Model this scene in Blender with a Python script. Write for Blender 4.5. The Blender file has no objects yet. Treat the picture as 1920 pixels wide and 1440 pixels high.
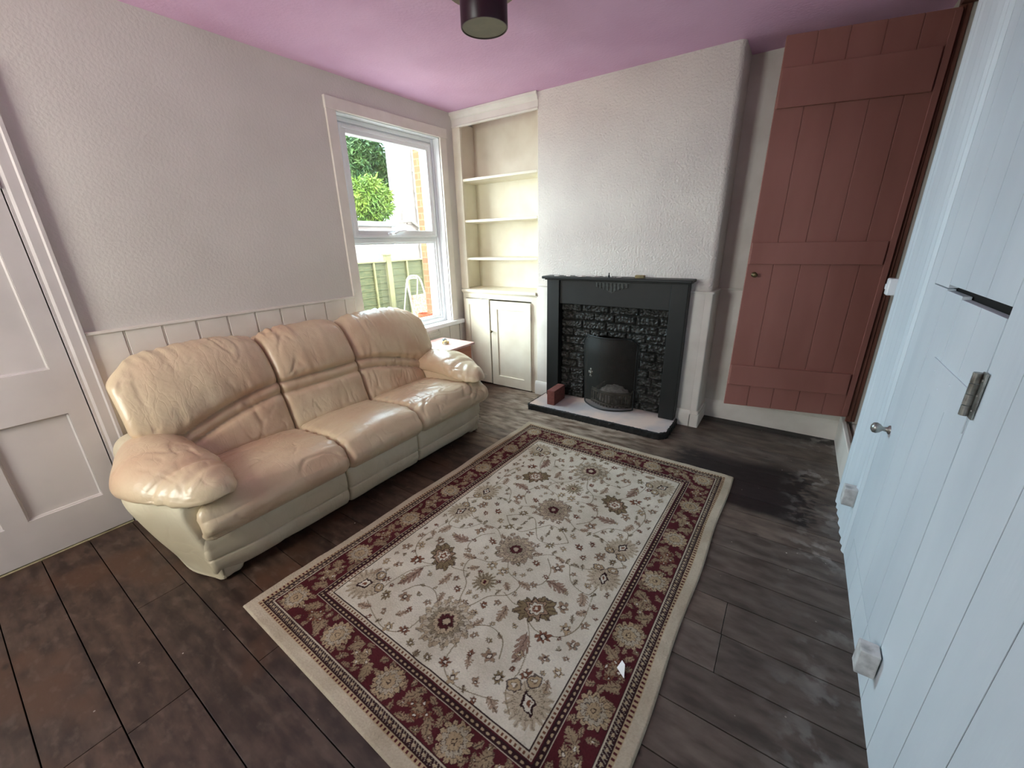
import bpy, bmesh, math, random
import numpy as np
from mathutils import Vector, Matrix, noise
random.seed(7)
PI = math.pi
SC = bpy.context.scene
COL = SC.collection

# ------------------------------------------------------------------ camera
cam_d = bpy.data.cameras.new('camera')
cam = bpy.data.objects.new('camera', cam_d)
COL.objects.link(cam)
CX, CY, CZ = 2.6935, -3.0611, 1.3541
YAW, PIT, ROL = 0.6073, -0.34, -0.0251
cam_d.sensor_fit = 'HORIZONTAL'
cam_d.sensor_width = 36.0
cam_d.lens = 757.2244 / 1920 * 36.0
cam_d.clip_start = 0.02
def _cam_axes(y, p, r):
    cy, sy, cp, sp = math.cos(y), math.sin(y), math.cos(p), math.sin(p)
    f = Vector((-sy * cp, cy * cp, sp)); rt = Vector((cy, sy, 0)); up = rt.cross(f)
    c, s = math.cos(r), math.sin(r)
    return c * rt + s * up, -s * rt + c * up, f
_rt, _up, _f = _cam_axes(YAW, PIT, ROL)
M = Matrix.Identity(4)
for i in range(3):
    M[i][0] = _rt[i]; M[i][1] = _up[i]; M[i][2] = -_f[i]; M[i][3] = (CX, CY, CZ)[i]
cam.matrix_world = M
SC.camera = cam

# ------------------------------------------------------------------ world, sun, exposure
w = bpy.data.worlds.new('sky'); SC.world = w; w.use_nodes = True
bg = w.node_tree.nodes['Background']
_wn, _wl = w.node_tree.nodes, w.node_tree.links
_tc = _wn.new('ShaderNodeTexCoord'); _dp = _wn.new('ShaderNodeVectorMath'); _dp.operation = 'DOT_PRODUCT'
_dp.inputs[1].default_value = (0.72, -0.55, 0.1); _wl.new(_tc.outputs['Generated'], _dp.inputs[0])
_mr = _wn.new('ShaderNodeMapRange'); _mr.inputs[1].default_value = -.9; _mr.inputs[2].default_value = .7; _wl.new(_dp.outputs['Value'], _mr.inputs[0])
_cr = _wn.new('ShaderNodeMix'); _cr.data_type = 'RGBA'; _cr.inputs[6].default_value = (.52, .83, 1.0, 1); _cr.inputs[7].default_value = (1.0, .99, .88, 1)
_wl.new(_mr.outputs[0], _cr.inputs[0]); _wl.new(_cr.outputs[2], bg.inputs[0])   # hazy sky, warm towards the sun
bg.inputs[1].default_value = 12.0
sun_d = bpy.data.lights.new('sun', 'SUN'); sun_d.energy = 3.5; sun_d.angle = 0.01; sun_d.color = (1, .93, .8)
sun = bpy.data.objects.new('sun', sun_d); COL.objects.link(sun)
sun.rotation_euler = Vector((0.55, -0.35, 0.9)).to_track_quat('Z', 'Y').to_euler()
sun.location = (3, -3, 6)
def portal(loc, rot, sx, sy):
    d = bpy.data.lights.new('window_portal', 'AREA'); d.shape = 'RECTANGLE'; d.size = sx; d.size_y = sy
    d.cycles.is_portal = True
    o = bpy.data.objects.new('window_portal', d); COL.objects.link(o); o.location = loc; o.rotation_euler = rot
portal((-0.16, -0.665, 1.42), (0, -PI / 2, 0), 1.56, 0.97)
portal((.775, -4.53, 1.575), (PI / 2, 0, 0), .85, 1.25)  # portal in the added window behind the camera
SC.view_settings.view_transform = 'Standard'; SC.view_settings.look = 'None'
SC.view_settings.gamma = 1.0; SC.view_settings.use_curve_mapping = False
SC.view_settings.exposure = 0.9
SC.cycles.max_bounces = 10; SC.cycles.diffuse_bounces = 6; SC.cycles.transparent_max_bounces = 12
SC.cycles.sample_clamp_indirect = 6.0
SC.cycles.use_denoising = True

# ------------------------------------------------------------------ materials
def lin(c):
    return tuple(((v / 255) / 12.92 if v / 255 <= .04045 else ((v / 255 + .055) / 1.055) ** 2.4) for v in c)
def mat(name, rgb, rough=.6, rgb2=None, nscale=4, stretch=(1, 1, 1), bump=0, bscale=60, bdetail=3, metal=0, spec=.4,
        mix_lo=.4, mix_hi=.65, bdist=.004, voro=False, attr=None, bstretch=(1, 1, 1)):
    m = bpy.data.materials.new(name); m.use_nodes = True
    nt = m.node_tree; N = nt.nodes; L = nt.links; b = N['Principled BSDF']
    b.inputs['Roughness'].default_value = rough; b.inputs['Metallic'].default_value = metal
    b.inputs['Specular IOR Level'].default_value = spec
    b.inputs['Base Color'].default_value = (*lin(rgb), 1)
    tc = N.new('ShaderNodeTexCoord')
    src = None
    if attr:
        a = N.new('ShaderNodeAttribute'); a.attribute_name = attr; src = a.outputs['Color']
        L.new(src, b.inputs['Base Color'])
    if rgb2:
        mp = N.new('ShaderNodeMapping'); mp.inputs['Scale'].default_value = stretch; L.new(tc.outputs['Object'], mp.inputs[0])
        n = N.new('ShaderNodeTexNoise'); n.inputs['Scale'].default_value = nscale; n.inputs['Detail'].default_value = 5
        L.new(mp.outputs[0], n.inputs['Vector'])
        r = N.new('ShaderNodeMapRange'); r.inputs[1].default_value = mix_lo; r.inputs[2].default_value = mix_hi
        L.new(n.outputs[0], r.inputs[0])
        mx = N.new('ShaderNodeMix'); mx.data_type = 'RGBA'
        mx.inputs[6].default_value = (*lin(rgb), 1); mx.inputs[7].default_value = (*lin(rgb2), 1)
        L.new(r.outputs[0], mx.inputs[0])
        if attr:
            mx.blend_type = 'MULTIPLY'; L.new(src, mx.inputs[6])
        L.new(mx.outputs[2], b.inputs['Base Color'])
    if bump:
        mp2 = N.new('ShaderNodeMapping'); mp2.inputs['Scale'].default_value = bstretch; L.new(tc.outputs['Object'], mp2.inputs[0])
        if voro:
            n2 = N.new('ShaderNodeTexVoronoi'); n2.inputs['Scale'].default_value = bscale
        else:
            n2 = N.new('ShaderNodeTexNoise'); n2.inputs['Scale'].default_value = bscale; n2.inputs['Detail'].default_value = bdetail
        L.new(mp2.outputs[0], n2.inputs['Vector'])
        bp = N.new('ShaderNodeBump'); bp.inputs['Strength'].default_value = bump; bp.inputs['Distance'].default_value = bdist
        L.new(n2.outputs[0], bp.inputs['Height']); L.new(bp.outputs[0], b.inputs['Normal'])
    return m
def alpha_mat(name, rgb, alpha, rough=.5):
    m = mat(name, rgb, rough); nt = m.node_tree; b = nt.nodes['Principled BSDF']
    b.inputs['Alpha'].default_value = alpha
    return m
WALL = mat('woodchip_wall_paint', (214, 210, 203), .85, (205, 201, 194), 1.5, bump=.4, bscale=75, bdetail=4, bdist=.0045)
CHIM = mat('chimney_textured_paint', (226, 219, 210), .85, (214, 206, 199), 2, bump=.8, bscale=75, bdetail=4, bdist=.009)
CEIL = mat('lilac_ceiling_paint', (228, 186, 218), .8, (221, 177, 210), 3, bump=.35, bscale=60, bdist=.005)
WPAINT = mat('white_gloss_paint', (228, 223, 214), .42, (218, 212, 202), 6, bump=.12, bscale=30, bdist=.002)
DPAINT = mat('white_door_paint', (198, 192, 190), .6, (188, 182, 180), 3, bump=.1, bscale=30, bdist=.002)
CREAM = mat('cream_cupboard_paint', (236, 230, 212), .5, (226, 218, 198), 5, bump=.15, bscale=25, bdist=.002)
PANEL = mat('white_matchboard_paint', (214, 224, 230), .5, (202, 213, 220), 3, (1, 1, .3), bump=.25, bscale=14, bdist=.004, bstretch=(1, 3, .4))
PVC = mat('white_pvc', (236, 238, 240), .3, bump=.02, bscale=10)
PINK = mat('terracotta_pink_paint', (152, 102, 92), .55, (142, 93, 83), 5, (1, 1, .3), bump=.12, bscale=30)
BROWN = mat('red_brown_frame_paint', (122, 76, 62), .5, (106, 66, 52), 6, bump=.1, bscale=30)
DARKGAP = mat('painted_gap_dark', (14, 12, 11), .9, (22, 18, 16), 8)  # near-black paint standing for the dark inside gaps and voids
BLACKP = mat('black_painted_wood', (11, 14, 14), .5, (16, 19, 19), 8, bump=.15, bscale=40, bdist=.002)
BLACKB = mat('black_painted_stone', (27, 27, 25), .5, (44, 43, 39), 40, bump=.5, bscale=120, bdist=.004)
SOOT = mat('soot_brick', (26, 24, 22), .9, (40, 34, 30), 20, bump=.5, bscale=60)
HEARTH = mat('grey_hearth_stone', (166, 160, 160), .7, (206, 184, 170), 4, bump=.3, bscale=60, bdist=.003)
BRICKR = mat('red_brick', (112, 64, 56), .85, (96, 52, 46), 30, bump=.4, bscale=120, bdist=.003)
LEATH = mat('tan_worn_leather', (205, 187, 156), .3, (192, 160, 132), 3.2, bump=.45, bscale=22, bdetail=6, bdist=.006, spec=.5, mix_lo=.38, mix_hi=.7)
LEATH2 = mat('cream_leather', (211, 202, 178), .4, (198, 185, 158), 3, bump=.3, bscale=22, bdetail=6, bdist=.004, spec=.45)
METAL = mat('worn_steel', (165, 165, 160), .35, (110, 105, 98), 30, metal=.8)
BRASS = mat('aged_brass', (110, 95, 65), .4, (70, 60, 42), 30, metal=.7)
PLUM = mat('plum_metal', (42, 8, 26), .35, (36, 6, 22), 5)
LENS = mat('dull_grey_diffuser', (110, 104, 86), .5, (100, 95, 78), 12)
PLATEM = mat('bronze_plate', (120, 100, 78), .35, (100, 82, 62), 10, metal=.6)
TABLEW = mat('pink_beech_laminate', (214, 176, 168), .35, (202, 160, 150), 4, (1, 8, 1))
TABLES = mat('beech_side_laminate', (190, 120, 86), .4, (176, 106, 74), 4, (1, 1, 8))
DUSTY = mat('plaster_dust', (196, 190, 184), .9, (150, 146, 142), 60, bump=.3)
def creases(m, sc=7.0, st=(1, 1, 1), strength=.7, dist=.006):
    nt = m.node_tree; N = nt.nodes; L = nt.links; b = N['Principled BSDF']
    prev = b.inputs['Normal'].links[0].from_socket if b.inputs['Normal'].links else None
    tc = N.new('ShaderNodeTexCoord'); mp = N.new('ShaderNodeMapping'); mp.inputs['Scale'].default_value = st; L.new(tc.outputs['Object'], mp.inputs[0])
    hs = []
    for s_, w_ in ((sc, .035), (sc * 2.6, .05)):
        n = N.new('ShaderNodeTexNoise'); n.inputs['Scale'].default_value = s_; n.inputs['Detail'].default_value = 1.5; n.inputs['Distortion'].default_value = .25; L.new(mp.outputs[0], n.inputs[0])
        a = N.new('ShaderNodeMath'); a.operation = 'SUBTRACT'; a.inputs[1].default_value = .5; L.new(n.outputs[0], a.inputs[0])
        c = N.new('ShaderNodeMath'); c.operation = 'ABSOLUTE'; L.new(a.outputs[0], c.inputs[0])
        r = N.new('ShaderNodeMapRange'); r.interpolation_type = 'SMOOTHSTEP'; r.inputs[2].default_value = w_; L.new(c.outputs[0], r.inputs[0])
        mk = N.new('ShaderNodeTexNoise'); mk.inputs['Scale'].default_value = s_ * .45; L.new(tc.outputs['Object'], mk.inputs[0])
        r2 = N.new('ShaderNodeMapRange'); r2.inputs[1].default_value = .42; r2.inputs[2].default_value = .58; r2.inputs[3].default_value = 1; r2.inputs[4].default_value = 0; L.new(mk.outputs[0], r2.inputs[0])
        x = N.new('ShaderNodeMath'); x.operation = 'MAXIMUM'; L.new(r.outputs[0], x.inputs[0]); L.new(r2.outputs[0], x.inputs[1]); hs.append(x.outputs[0])
    ad = N.new('ShaderNodeMath'); ad.operation = 'ADD'; L.new(hs[0], ad.inputs[0]); L.new(hs[1], ad.inputs[1])
    bp = N.new('ShaderNodeBump'); bp.inputs['Strength'].default_value = strength; bp.inputs['Distance'].default_value = dist; L.new(ad.outputs[0], bp.inputs['Height'])
    if prev: L.new(prev, bp.inputs['Normal'])
    L.new(bp.outputs[0], b.inputs['Normal'])
creases(LEATH, 4.5, (1.2, 2.4, .8), .16, .003); creases(LEATH2, 3.5, (1, 1.5, 1), .2, .003)
# ------------------------------------------------------------------ helpers
ORG = {}
def tag(o, label=None, cat=None, group=None, kind=None):
    if label: o['label'] = label
    if cat: o['category'] = cat
    if group: o['group'] = group
    if kind: o['kind'] = kind
    return o
def thing(name, loc, label, cat, group=None, rz=0, kind=None):
    o = bpy.data.objects.new(name, None); COL.objects.link(o); o.location = loc; o.rotation_euler = (0, 0, rz)
    o.empty_display_size = .1
    ORG[o.name] = Matrix.Translation(loc) @ Matrix.Rotation(rz, 4, 'Z')
    return tag(o, label, cat, group, kind)
def obj(name, bm, m, parent=None, smooth=False, kind=None, label=None, origin=None):
    me = bpy.data.meshes.new(name)
    if parent is not None:
        T = ORG.get(parent.name)
        if T is not None:
            bm.transform(T.inverted())
    elif origin is not None:
        bm.transform(Matrix.Translation(-Vector(origin)))
    bm.normal_update()
    bm.to_mesh(me); bm.free()
    o = bpy.data.objects.new(name, me); COL.objects.link(o)
    if m: me.materials.append(m)
    if smooth:
        me.polygons.foreach_set('use_smooth', [True] * len(me.polygons))
        if smooth is not True:
            me.set_sharp_from_angle(angle=math.radians(smooth))
    if parent is not None:
        o.parent = parent
        if parent.name in ORG: ORG[o.name] = ORG[parent.name]
    elif origin is not None:
        o.location = origin
    if kind: o['kind'] = kind
    if label: o['label'] = label
    return o
def NB(): return bmesh.new()
def box(bm, x0, x1, y0, y1, z0, z1, bev=0, mtx=None):
    r = bmesh.ops.create_cube(bm, size=1)
    vs = r['verts']
    bmesh.ops.scale(bm, vec=(abs(x1 - x0), abs(y1 - y0), abs(z1 - z0)), verts=vs)
    bmesh.ops.translate(bm, vec=((x0 + x1) / 2, (y0 + y1) / 2, (z0 + z1) / 2), verts=vs)
    if bev:
        es = list({e for v in vs for e in v.link_edges})
        rb = bmesh.ops.bevel(bm, geom=es, offset=bev, segments=2, profile=.5, affect='EDGES')
        vs = list({v for f in rb['faces'] for v in f.verts} | {v for v in vs if v.is_valid})
    if mtx: bmesh.ops.transform(bm, matrix=mtx, verts=vs)
    return vs
def poly_extrude(bm, pts, z0, z1, axis='z'):
    """pts 2D closed; axis z: (x,y); axis y: (x,z) extruded y0..y1; axis x: (y,z)"""
    def P(a, b, c):
        return (a, b, c) if axis == 'z' else ((a, c, b) if axis == 'y' else (c, a, b))
    A = [bm.verts.new(P(a, b, z0)) for a, b in pts]; B = [bm.verts.new(P(a, b, z1)) for a, b in pts]
    n = len(pts)
    fs = [bm.faces.new(A), bm.faces.new(B[::-1])]
    for i in range(n): fs.append(bm.faces.new((A[i], B[i], B[(i + 1) % n], A[(i + 1) % n])))
    bmesh.ops.recalc_face_normals(bm, faces=fs)
    return A + B
def tube(bm, pts, r, n=10, closed=False, caps=True):
    pts = [Vector(p) for p in pts]; rings = []
    L = len(pts)
    up = None
    for i, p in enumerate(pts):
        a = pts[(i - 1) % L] if (closed or i > 0) else p; b = pts[(i + 1) % L] if (closed or i < L - 1) else p
        t = (b - a).normalized()
        if up is None: up = t.orthogonal().normalized()
        up = (up - t * up.dot(t)).normalized(); s = t.cross(up)
        rr = r[i] if isinstance(r, (list, tuple)) else r
        rings.append([bm.verts.new(p + (up * math.cos(2 * PI * k / n) + s * math.sin(2 * PI * k / n)) * rr) for k in range(n)])
    for i in range(L if closed else L - 1):
        A = rings[i]; B = rings[(i + 1) % L]
        for k in range(n): bm.faces.new((A[k], A[(k + 1) % n], B[(k + 1) % n], B[k]))
    if not closed and caps:
        bm.faces.new(rings[0][::-1]); bm.faces.new(rings[-1])
def lathe(bm, prof, c, axis=(0, 0, 1), n=32):
    q = Vector(axis).normalized().to_track_quat('Z', 'Y'); rings = []
    for r, h in prof:
        rings.append([bm.verts.new(Vector(c) + q @ Vector((r * math.cos(2 * PI * k / n), r * math.sin(2 * PI * k / n), h))) for k in range(n)])
    fs = []
    for A, B in zip(rings, rings[1:]):
        for k in range(n): fs.append(bm.faces.new((A[k], A[(k + 1) % n], B[(k + 1) % n], B[k])))
    fs.append(bm.faces.new(rings[0][::-1])); fs.append(bm.faces.new(rings[-1]))
    bmesh.ops.recalc_face_normals(bm, faces=fs)
def catmull(pts, per=8, closed=True):
    out = []; n = len(pts)
    for i in range(n if closed else n - 1):
        if closed: a, b, c, d = (pts[(i + k) % n] for k in (-1, 0, 1, 2))
        else: a, b, c, d = pts[max(i - 1, 0)], pts[i], pts[i + 1], pts[min(i + 2, n - 1)]
        for k in range(per):
            t = k / per
            out.append(tuple(.5 * (2 * b[j] + (c[j] - a[j]) * t + (2 * a[j] - 5 * b[j] + 4 * c[j] - d[j]) * t * t + (3 * b[j] - a[j] - 3 * c[j] + d[j]) * t ** 3) for j in range(len(b))))
    if not closed: out.append(tuple(pts[-1]))
    return out
def sstep(a, b, x):
    t = min(1, max(0, (x - a) / (b - a))); return t * t * (3 - 2 * t)
def smooth_noise(p, s): return noise.noise(Vector(p) * s)

# ================================================================== THE SETTING
H = 2.4; CA, CB, AE, W, WP, YR = .867, 2.234, .283, 3.116, 3.075, -4.4
# ---- floor: boards along x
bm = NB(); lay = bm.loops.layers.float_color.new('tint')
ye = -1.14 + .163 * 12
edges = []
y = ye
while y > YR: edges.append(y); y -= .163 + random.uniform(-.004, .004)
edges.append(YR)
for i in range(len(edges) - 1):
    y1, y0 = edges[i], edges[i + 1]
    if y0 > .3: continue
    y1 = min(y1, .31)
    cuts = sorted([random.uniform(.3, 3.0)]) if random.random() < .6 else []
    if i == 0: cuts = []
    xs = [-.02] + cuts + [3.14]
    for a, b in zip(xs, xs[1:]):
        n0 = len(bm.faces)
        vs = box(bm, a + .001, b - .001, y0 + .0017, y1 - .0017, -.022, 0, .001)
        bm.faces.ensure_lookup_table()
        t = random.uniform(.82, 1.14); t2 = random.uniform(-.03, .03)
        for f in {f for v in vs for f in v.link_faces}:
            for l in f.loops: l[lay] = (t + t2, t, t - t2, 1)
FLOOR = mat('worn_dark_floorboards', (98, 80, 70), .5, (150, 138, 130), 9, (.35, 3, 1), bump=.35, bscale=22, bdetail=8, bdist=.002, bstretch=(.6, 2, 1), attr='tint')
def floor_nodes(m):
    nt = m.node_tree; N = nt.nodes; L = nt.links; b = N['Principled BSDF']
    tc = N.new('ShaderNodeTexCoord'); sep = N.new('ShaderNodeSeparateXYZ'); L.new(tc.outputs['Object'], sep.inputs[0])
    def M_(op, a, c, cl=False):
        n = N.new('ShaderNodeMath'); n.operation = op; n.use_clamp = cl
        for i, v in ((0, a), (1, c)):
            if v is None: continue
            if isinstance(v, (int, float)): n.inputs[i].default_value = v
            else: L.new(v, n.inputs[i])
        return n.outputs[0]
    def noise_(scale, st, det=5):
        mp = N.new('ShaderNodeMapping'); mp.inputs['Scale'].default_value = st; L.new(tc.outputs['Object'], mp.inputs[0])
        n = N.new('ShaderNodeTexNoise'); n.inputs['Scale'].default_value = scale; n.inputs['Detail'].default_value = det
        L.new(mp.outputs[0], n.inputs[0]); return n.outputs[0]
    def rng(v, a, c):
        n = N.new('ShaderNodeMapRange'); n.inputs[1].default_value = a; n.inputs[2].default_value = c; L.new(v, n.inputs[0]); return n.outputs[0]
    def mix(f, A, B):
        n = N.new('ShaderNodeMix'); n.data_type = 'RGBA'; L.new(f, n.inputs[0])
        for i, v in ((6, A), (7, B)):
            if isinstance(v, tuple): n.inputs[i].default_value = (*lin(v), 1)
            else: L.new(v, n.inputs[i])
        return n.outputs[2]
    X, Y = sep.outputs[0], sep.outputs[1]
    grain = noise_(9, (.9, 2.4, 1), 12); blot = noise_(2.6, (1, 1, 1)); fine = noise_(22, (.8, 1.4, 1), 12); long_ = noise_(16, (.12, 3.2, 1), 6)
    base = mix(rng(grain, .38, .66), (50, 35, 28), (82, 63, 52))            # old varnish
    base = mix(M_('MULTIPLY', rng(long_, .5, .7), .35), base, (34, 24, 20))
    base = mix(rng(blot, .52, .62), base, (76, 52, 38))
    base = mix(M_('MULTIPLY', rng(fine, .54, .68), .3), base, (112, 94, 82))
    # worn greyer boards towards the right hand side and the hearth
    wr = M_('MULTIPLY', rng(X, 1.5, 2.6), .9)
    grey = mix(rng(grain, .34, .68), (70, 60, 53), (106, 94, 85))
    base = mix(M_('MULTIPLY', wr, rng(Y, -3.4, -2.2), True), base, grey)
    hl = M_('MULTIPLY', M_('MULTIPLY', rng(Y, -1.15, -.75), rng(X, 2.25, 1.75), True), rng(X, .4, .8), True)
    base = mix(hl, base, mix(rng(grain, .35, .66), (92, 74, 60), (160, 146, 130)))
    # black varnish left round the rug by the stair door
    e1 = M_('ADD', X, M_('MULTIPLY', M_('SUBTRACT', fine, .5), .5)); e2 = M_('ADD', Y, M_('MULTIPLY', M_('SUBTRACT', blot, .5), .15))
    k = M_('MULTIPLY', M_('MULTIPLY', rng(e1, 2.2, 2.32), rng(e1, 3.0, 2.9), True), M_('MULTIPLY', rng(e2, -.93, -.9), rng(e2, -.3, -.42), True), True)
    base = mix(k, base, (34, 28, 28))
    k2 = M_('MULTIPLY', M_('MULTIPLY', rng(e1, 2.1, 2.2), rng(Y, .12, .17), True), 1, True)
    base = mix(k2, base, (30, 24, 22))
    # chalky scuffs along the right wall and pale specks
    sc = M_('MULTIPLY', rng(X, 2.8, 3.0), M_('MULTIPLY', rng(noise_(13, (1, 1, 1), 12), .5, .58), rng(noise_(4, (1, 1, 1)), .45, .6), True), True)
    base = mix(M_('MULTIPLY', sc, .75), base, (140, 134, 128))
    vor = N.new('ShaderNodeTexVoronoi'); vor.inputs['Scale'].default_value = 16; L.new(tc.outputs['Object'], vor.inputs[0])
    sp = M_('LESS_THAN', vor.outputs['Distance'], .045); sp = M_('MULTIPLY', sp, rng(noise_(3, (1, 1, 1)), .5, .6), True)
    base = mix(sp, base, (190, 180, 168))
    vk = N.new('ShaderNodeTexVoronoi'); vk.inputs['Scale'].default_value = 5; mk = N.new('ShaderNodeMapping'); mk.inputs['Scale'].default_value = (.8, 1.3, 1)
    L.new(tc.outputs['Object'], mk.inputs[0]); L.new(mk.outputs[0], vk.inputs[0])
    kn = M_('MULTIPLY', rng(M_('ADD', vk.outputs['Distance'], M_('MULTIPLY', M_('SUBTRACT', fine, .5), .12)), .10, .05), rng(blot, .46, .56), True)
    base = mix(M_('MULTIPLY', kn, .8), base, (26, 20, 18))
    at = N.new('ShaderNodeAttribute'); at.attribute_name = 'tint'
    mul = N.new('ShaderNodeMix'); mul.data_type = 'RGBA'; mul.blend_type = 'MULTIPLY'; mul.inputs[0].default_value = 1
    L.new(base, mul.inputs[6]); L.new(at.outputs['Color'], mul.inputs[7]); L.new(mul.outputs[2], b.inputs['Base Color'])
    mr = N.new('ShaderNodeMapRange'); mr.inputs[3].default_value = .38; mr.inputs[4].default_value = .62; L.new(fine, mr.inputs[0]); L.new(mr.outputs[0], b.inputs['Roughness'])
floor_nodes(FLOOR)
obj('floor', bm, FLOOR, kind='structure')
bm = NB(); box(bm, -.3, 4.4, YR - .2, .6, -.1, -.0225); obj('floor', bm, DARKGAP, kind='structure')
# ---- ceiling
bm = NB(); box(bm, -.25, 4.4, YR - .15, 1.2, H, H + .12); obj('ceiling', bm, CEIL, kind='structure')
# ---- walls
def wall_holes(bm, axis, c0, c1, a0, a1, z0, z1, holes):
    """boxes of a wall with rectangular holes (a_lo, a_hi, z_lo, z_hi)"""
    xs = sorted({a0, a1, *[h[0] for h in holes], *[h[1] for h in holes]})
    for a, b in zip(xs, xs[1:]):
        segs = [(z0, z1)]
        for h in holes:
            if h[0] <= a and h[1] >= b:
                ns = []
                for s in segs:
                    if h[3] <= s[0] or h[2] >= s[1]: ns.append(s); continue
                    if h[2] > s[0]: ns.append((s[0], h[2]))
                    if h[3] < s[1]: ns.append((h[3], s[1]))
                segs = ns
        for s in segs:
            if axis == 'x': box(bm, c0, c1, a, b, s[0], s[1])
            else: box(bm, a, b, c0, c1, s[0], s[1])
WY0, WY1, WZ0, WZ1 = -1.15, -.18, .64, 2.19
bm = NB(); wall_holes(bm, 'x', -.25, 0, YR, AE + .1, 0, H, [(WY0, WY1, WZ0, WZ1), (-3.47, -2.735, 0, 1.98)])
obj('wall_left', bm, WALL, kind='structure')
bm = NB(); box(bm, -.25, W + .1, AE, AE + .15, 0, H); obj('wall_back', bm, WPAINT, kind='structure')
bm = NB(); wall_holes(bm, 'y', YR - .12, YR, -.25, 4.2, 0, H, [(.35, 1.2, .95, 2.2)]); obj('wall_rear', bm, WALL, kind='structure')
# unseen window added behind the camera to let more daylight in
bm = NB()
box(bm, .35, 1.2, YR - .1, YR - .05, .95, 1.0); box(bm, .35, 1.2, YR - .1, YR - .05, 2.15, 2.2)
for xx in (.35, .75, 1.15): box(bm, xx, xx + .05, YR - .1, YR - .05, 1.0, 2.15)
obj('added_rear_window', bm, PVC, kind='structure')

# ---- chimney breast with rounded right-hand corner and a fire opening
bm = NB()
FO = (1.33, 1.79, .64)
def arc(cx, cy, r, a0, a1, n=6): return [(cx + r * math.cos(a0 + (a1 - a0) * i / n), cy + r * math.sin(a0 + (a1 - a0) * i / n)) for i in range(n + 1)]
poly_extrude(bm, [(CA, 0), (FO[0], 0), (FO[0], AE + .1), (CA, AE + .1)], 0, H)
poly_extrude(bm, [(FO[1], 0)] + arc(CB - .035, .035, .035, -PI / 2, 0) + [(CB, AE + .1), (FO[1], AE + .1)], 0, H)
box(bm, FO[0], FO[1], 0, AE + .1, FO[2], H)
obj('chimney_breast', bm, CHIM, kind='structure', smooth=35)
bm = NB(); box(bm, FO[0], FO[1], AE - .03, AE + .09, 0, FO[2]); box(bm, FO[0], FO[0] + .02, 0, AE - .03, 0, FO[2]); box(bm, FO[1] - .02, FO[1], 0, AE - .03, 0, FO[2])
obj('firebox', bm, SOOT, kind='structure')

# ---- dado panelling, rails and skirting
def matchboard(bm, y0, y1, z0, z1, x, ys, th=.012, g=.005):
    cur = y0
    for yy in list(ys) + [y1]:
        b1 = yy - g if yy != y1 else y1
        if b1 > cur: box(bm, x, x + th, cur, b1, z0, z1, .0015)
        cur = yy + g
        if yy != y1: tube(bm, [(x + .006, yy, z0), (x + .006, yy, z1)], .0038, 6)
gy = [-2.527, -2.374, -2.223, -2.07, -1.918, -1.767, -1.612, -1.459, -1.303]
bm = NB(); matchboard(bm, -2.662, -1.222, 0, .985, 0, gy); box(bm, 0, .02, -2.662, -1.222, .985, 1.0, .003)
obj('trim_1', bm, WPAINT, kind='structure')
bm = NB(); matchboard(bm, -1.222, -.0, 0, .605, 0, [-1.15, -.997, -.844, -.691, -.538, -.385, -.232, -.09])
obj('trim_2', bm, WPAINT, kind='structure')
# chimney dado + rail
def skirt_prof(h): return [(0, 0), (-.018, 0), (-.018, h - .03), (-.012, h - .012), (-.006, h), (0, h)]
bm = NB()
for x0, x1 in ((CA - .005, 1.02), (2.09, CB - .035)): box(bm, x0, x1, -.012, 0, .0, .985, .002)
for x0, x1 in ((CA - .005, 1.02), (2.09, CB - .03)): box(bm, x0, x1, -.02, 0, .985, .998, .003)
def corner_wrap(bm, off, z0, z1):
    o = [(CB - .035, -off)] + arc(CB + off - .010, -off + .010, .010, -PI / 2, 0, 3) + [(CB + off, AE)]
    i = [(CB, AE)] + arc(CB - .035, .035, .035, 0, -PI / 2)
    poly_extrude(bm, o + i, z0, z1)
corner_wrap(bm, .012, 0, .985); corner_wrap(bm, .02, .985, .998)
box(bm, CB, W, AE - .012, AE, 0, .985, .002); box(bm, CB, W, AE - .02, AE, .985, .998, .003)
for xx in (2.45, 2.66): box(bm, xx - .002, xx + .002, AE - .0135, AE - .011, .12, .985)
obj('trim_3', bm, WPAINT, kind='structure', smooth=35)
bm = NB()
for x0, x1 in ((CA - .02, 1.0), (2.10, CB - .03)):
    poly_extrude(bm, [(-.012 + a, b) for a, b in skirt_prof(.125)], x0, x1, 'x')
corner_wrap(bm, .030, 0, .10); corner_wrap(bm, .022, .10, .125)
poly_extrude(bm, [(AE - .012 + a, b) for a, b in skirt_prof(.14)], CB, W - .01, 'x')
obj('baseboard_back', bm, WPAINT, kind='structure', smooth=35)

# ---- left door casing (door_1) and skirting strip
bm = NB()
for yo, yi in ((-2.664, -2.735), (-3.541, -3.47)):
    s = 1 if yo > yi else -1
    poly_extrude(bm, [(0, yo), (.026, yo), (.026, yo - s * .012), (.018, yo - s * .018), (.018, yi + s * .02), (.012, yi + s * .01), (.012, yi), (0, yi)], 0, 2.05)
poly_extrude(bm, [(0, 2.05), (.026, 2.05), (.026, 2.038), (.018, 2.03), (.012, 1.98), (0, 1.98)], 0, 0) if False else None
box(bm, 0, .022, -3.541, -2.664, 1.98, 2.05, .003)
obj('trim_4', bm, DPAINT, kind='structure')
D1 = thing('door_1', (-.02, -2.74, 0), None, None, kind='structure')
bm = NB()
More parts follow.
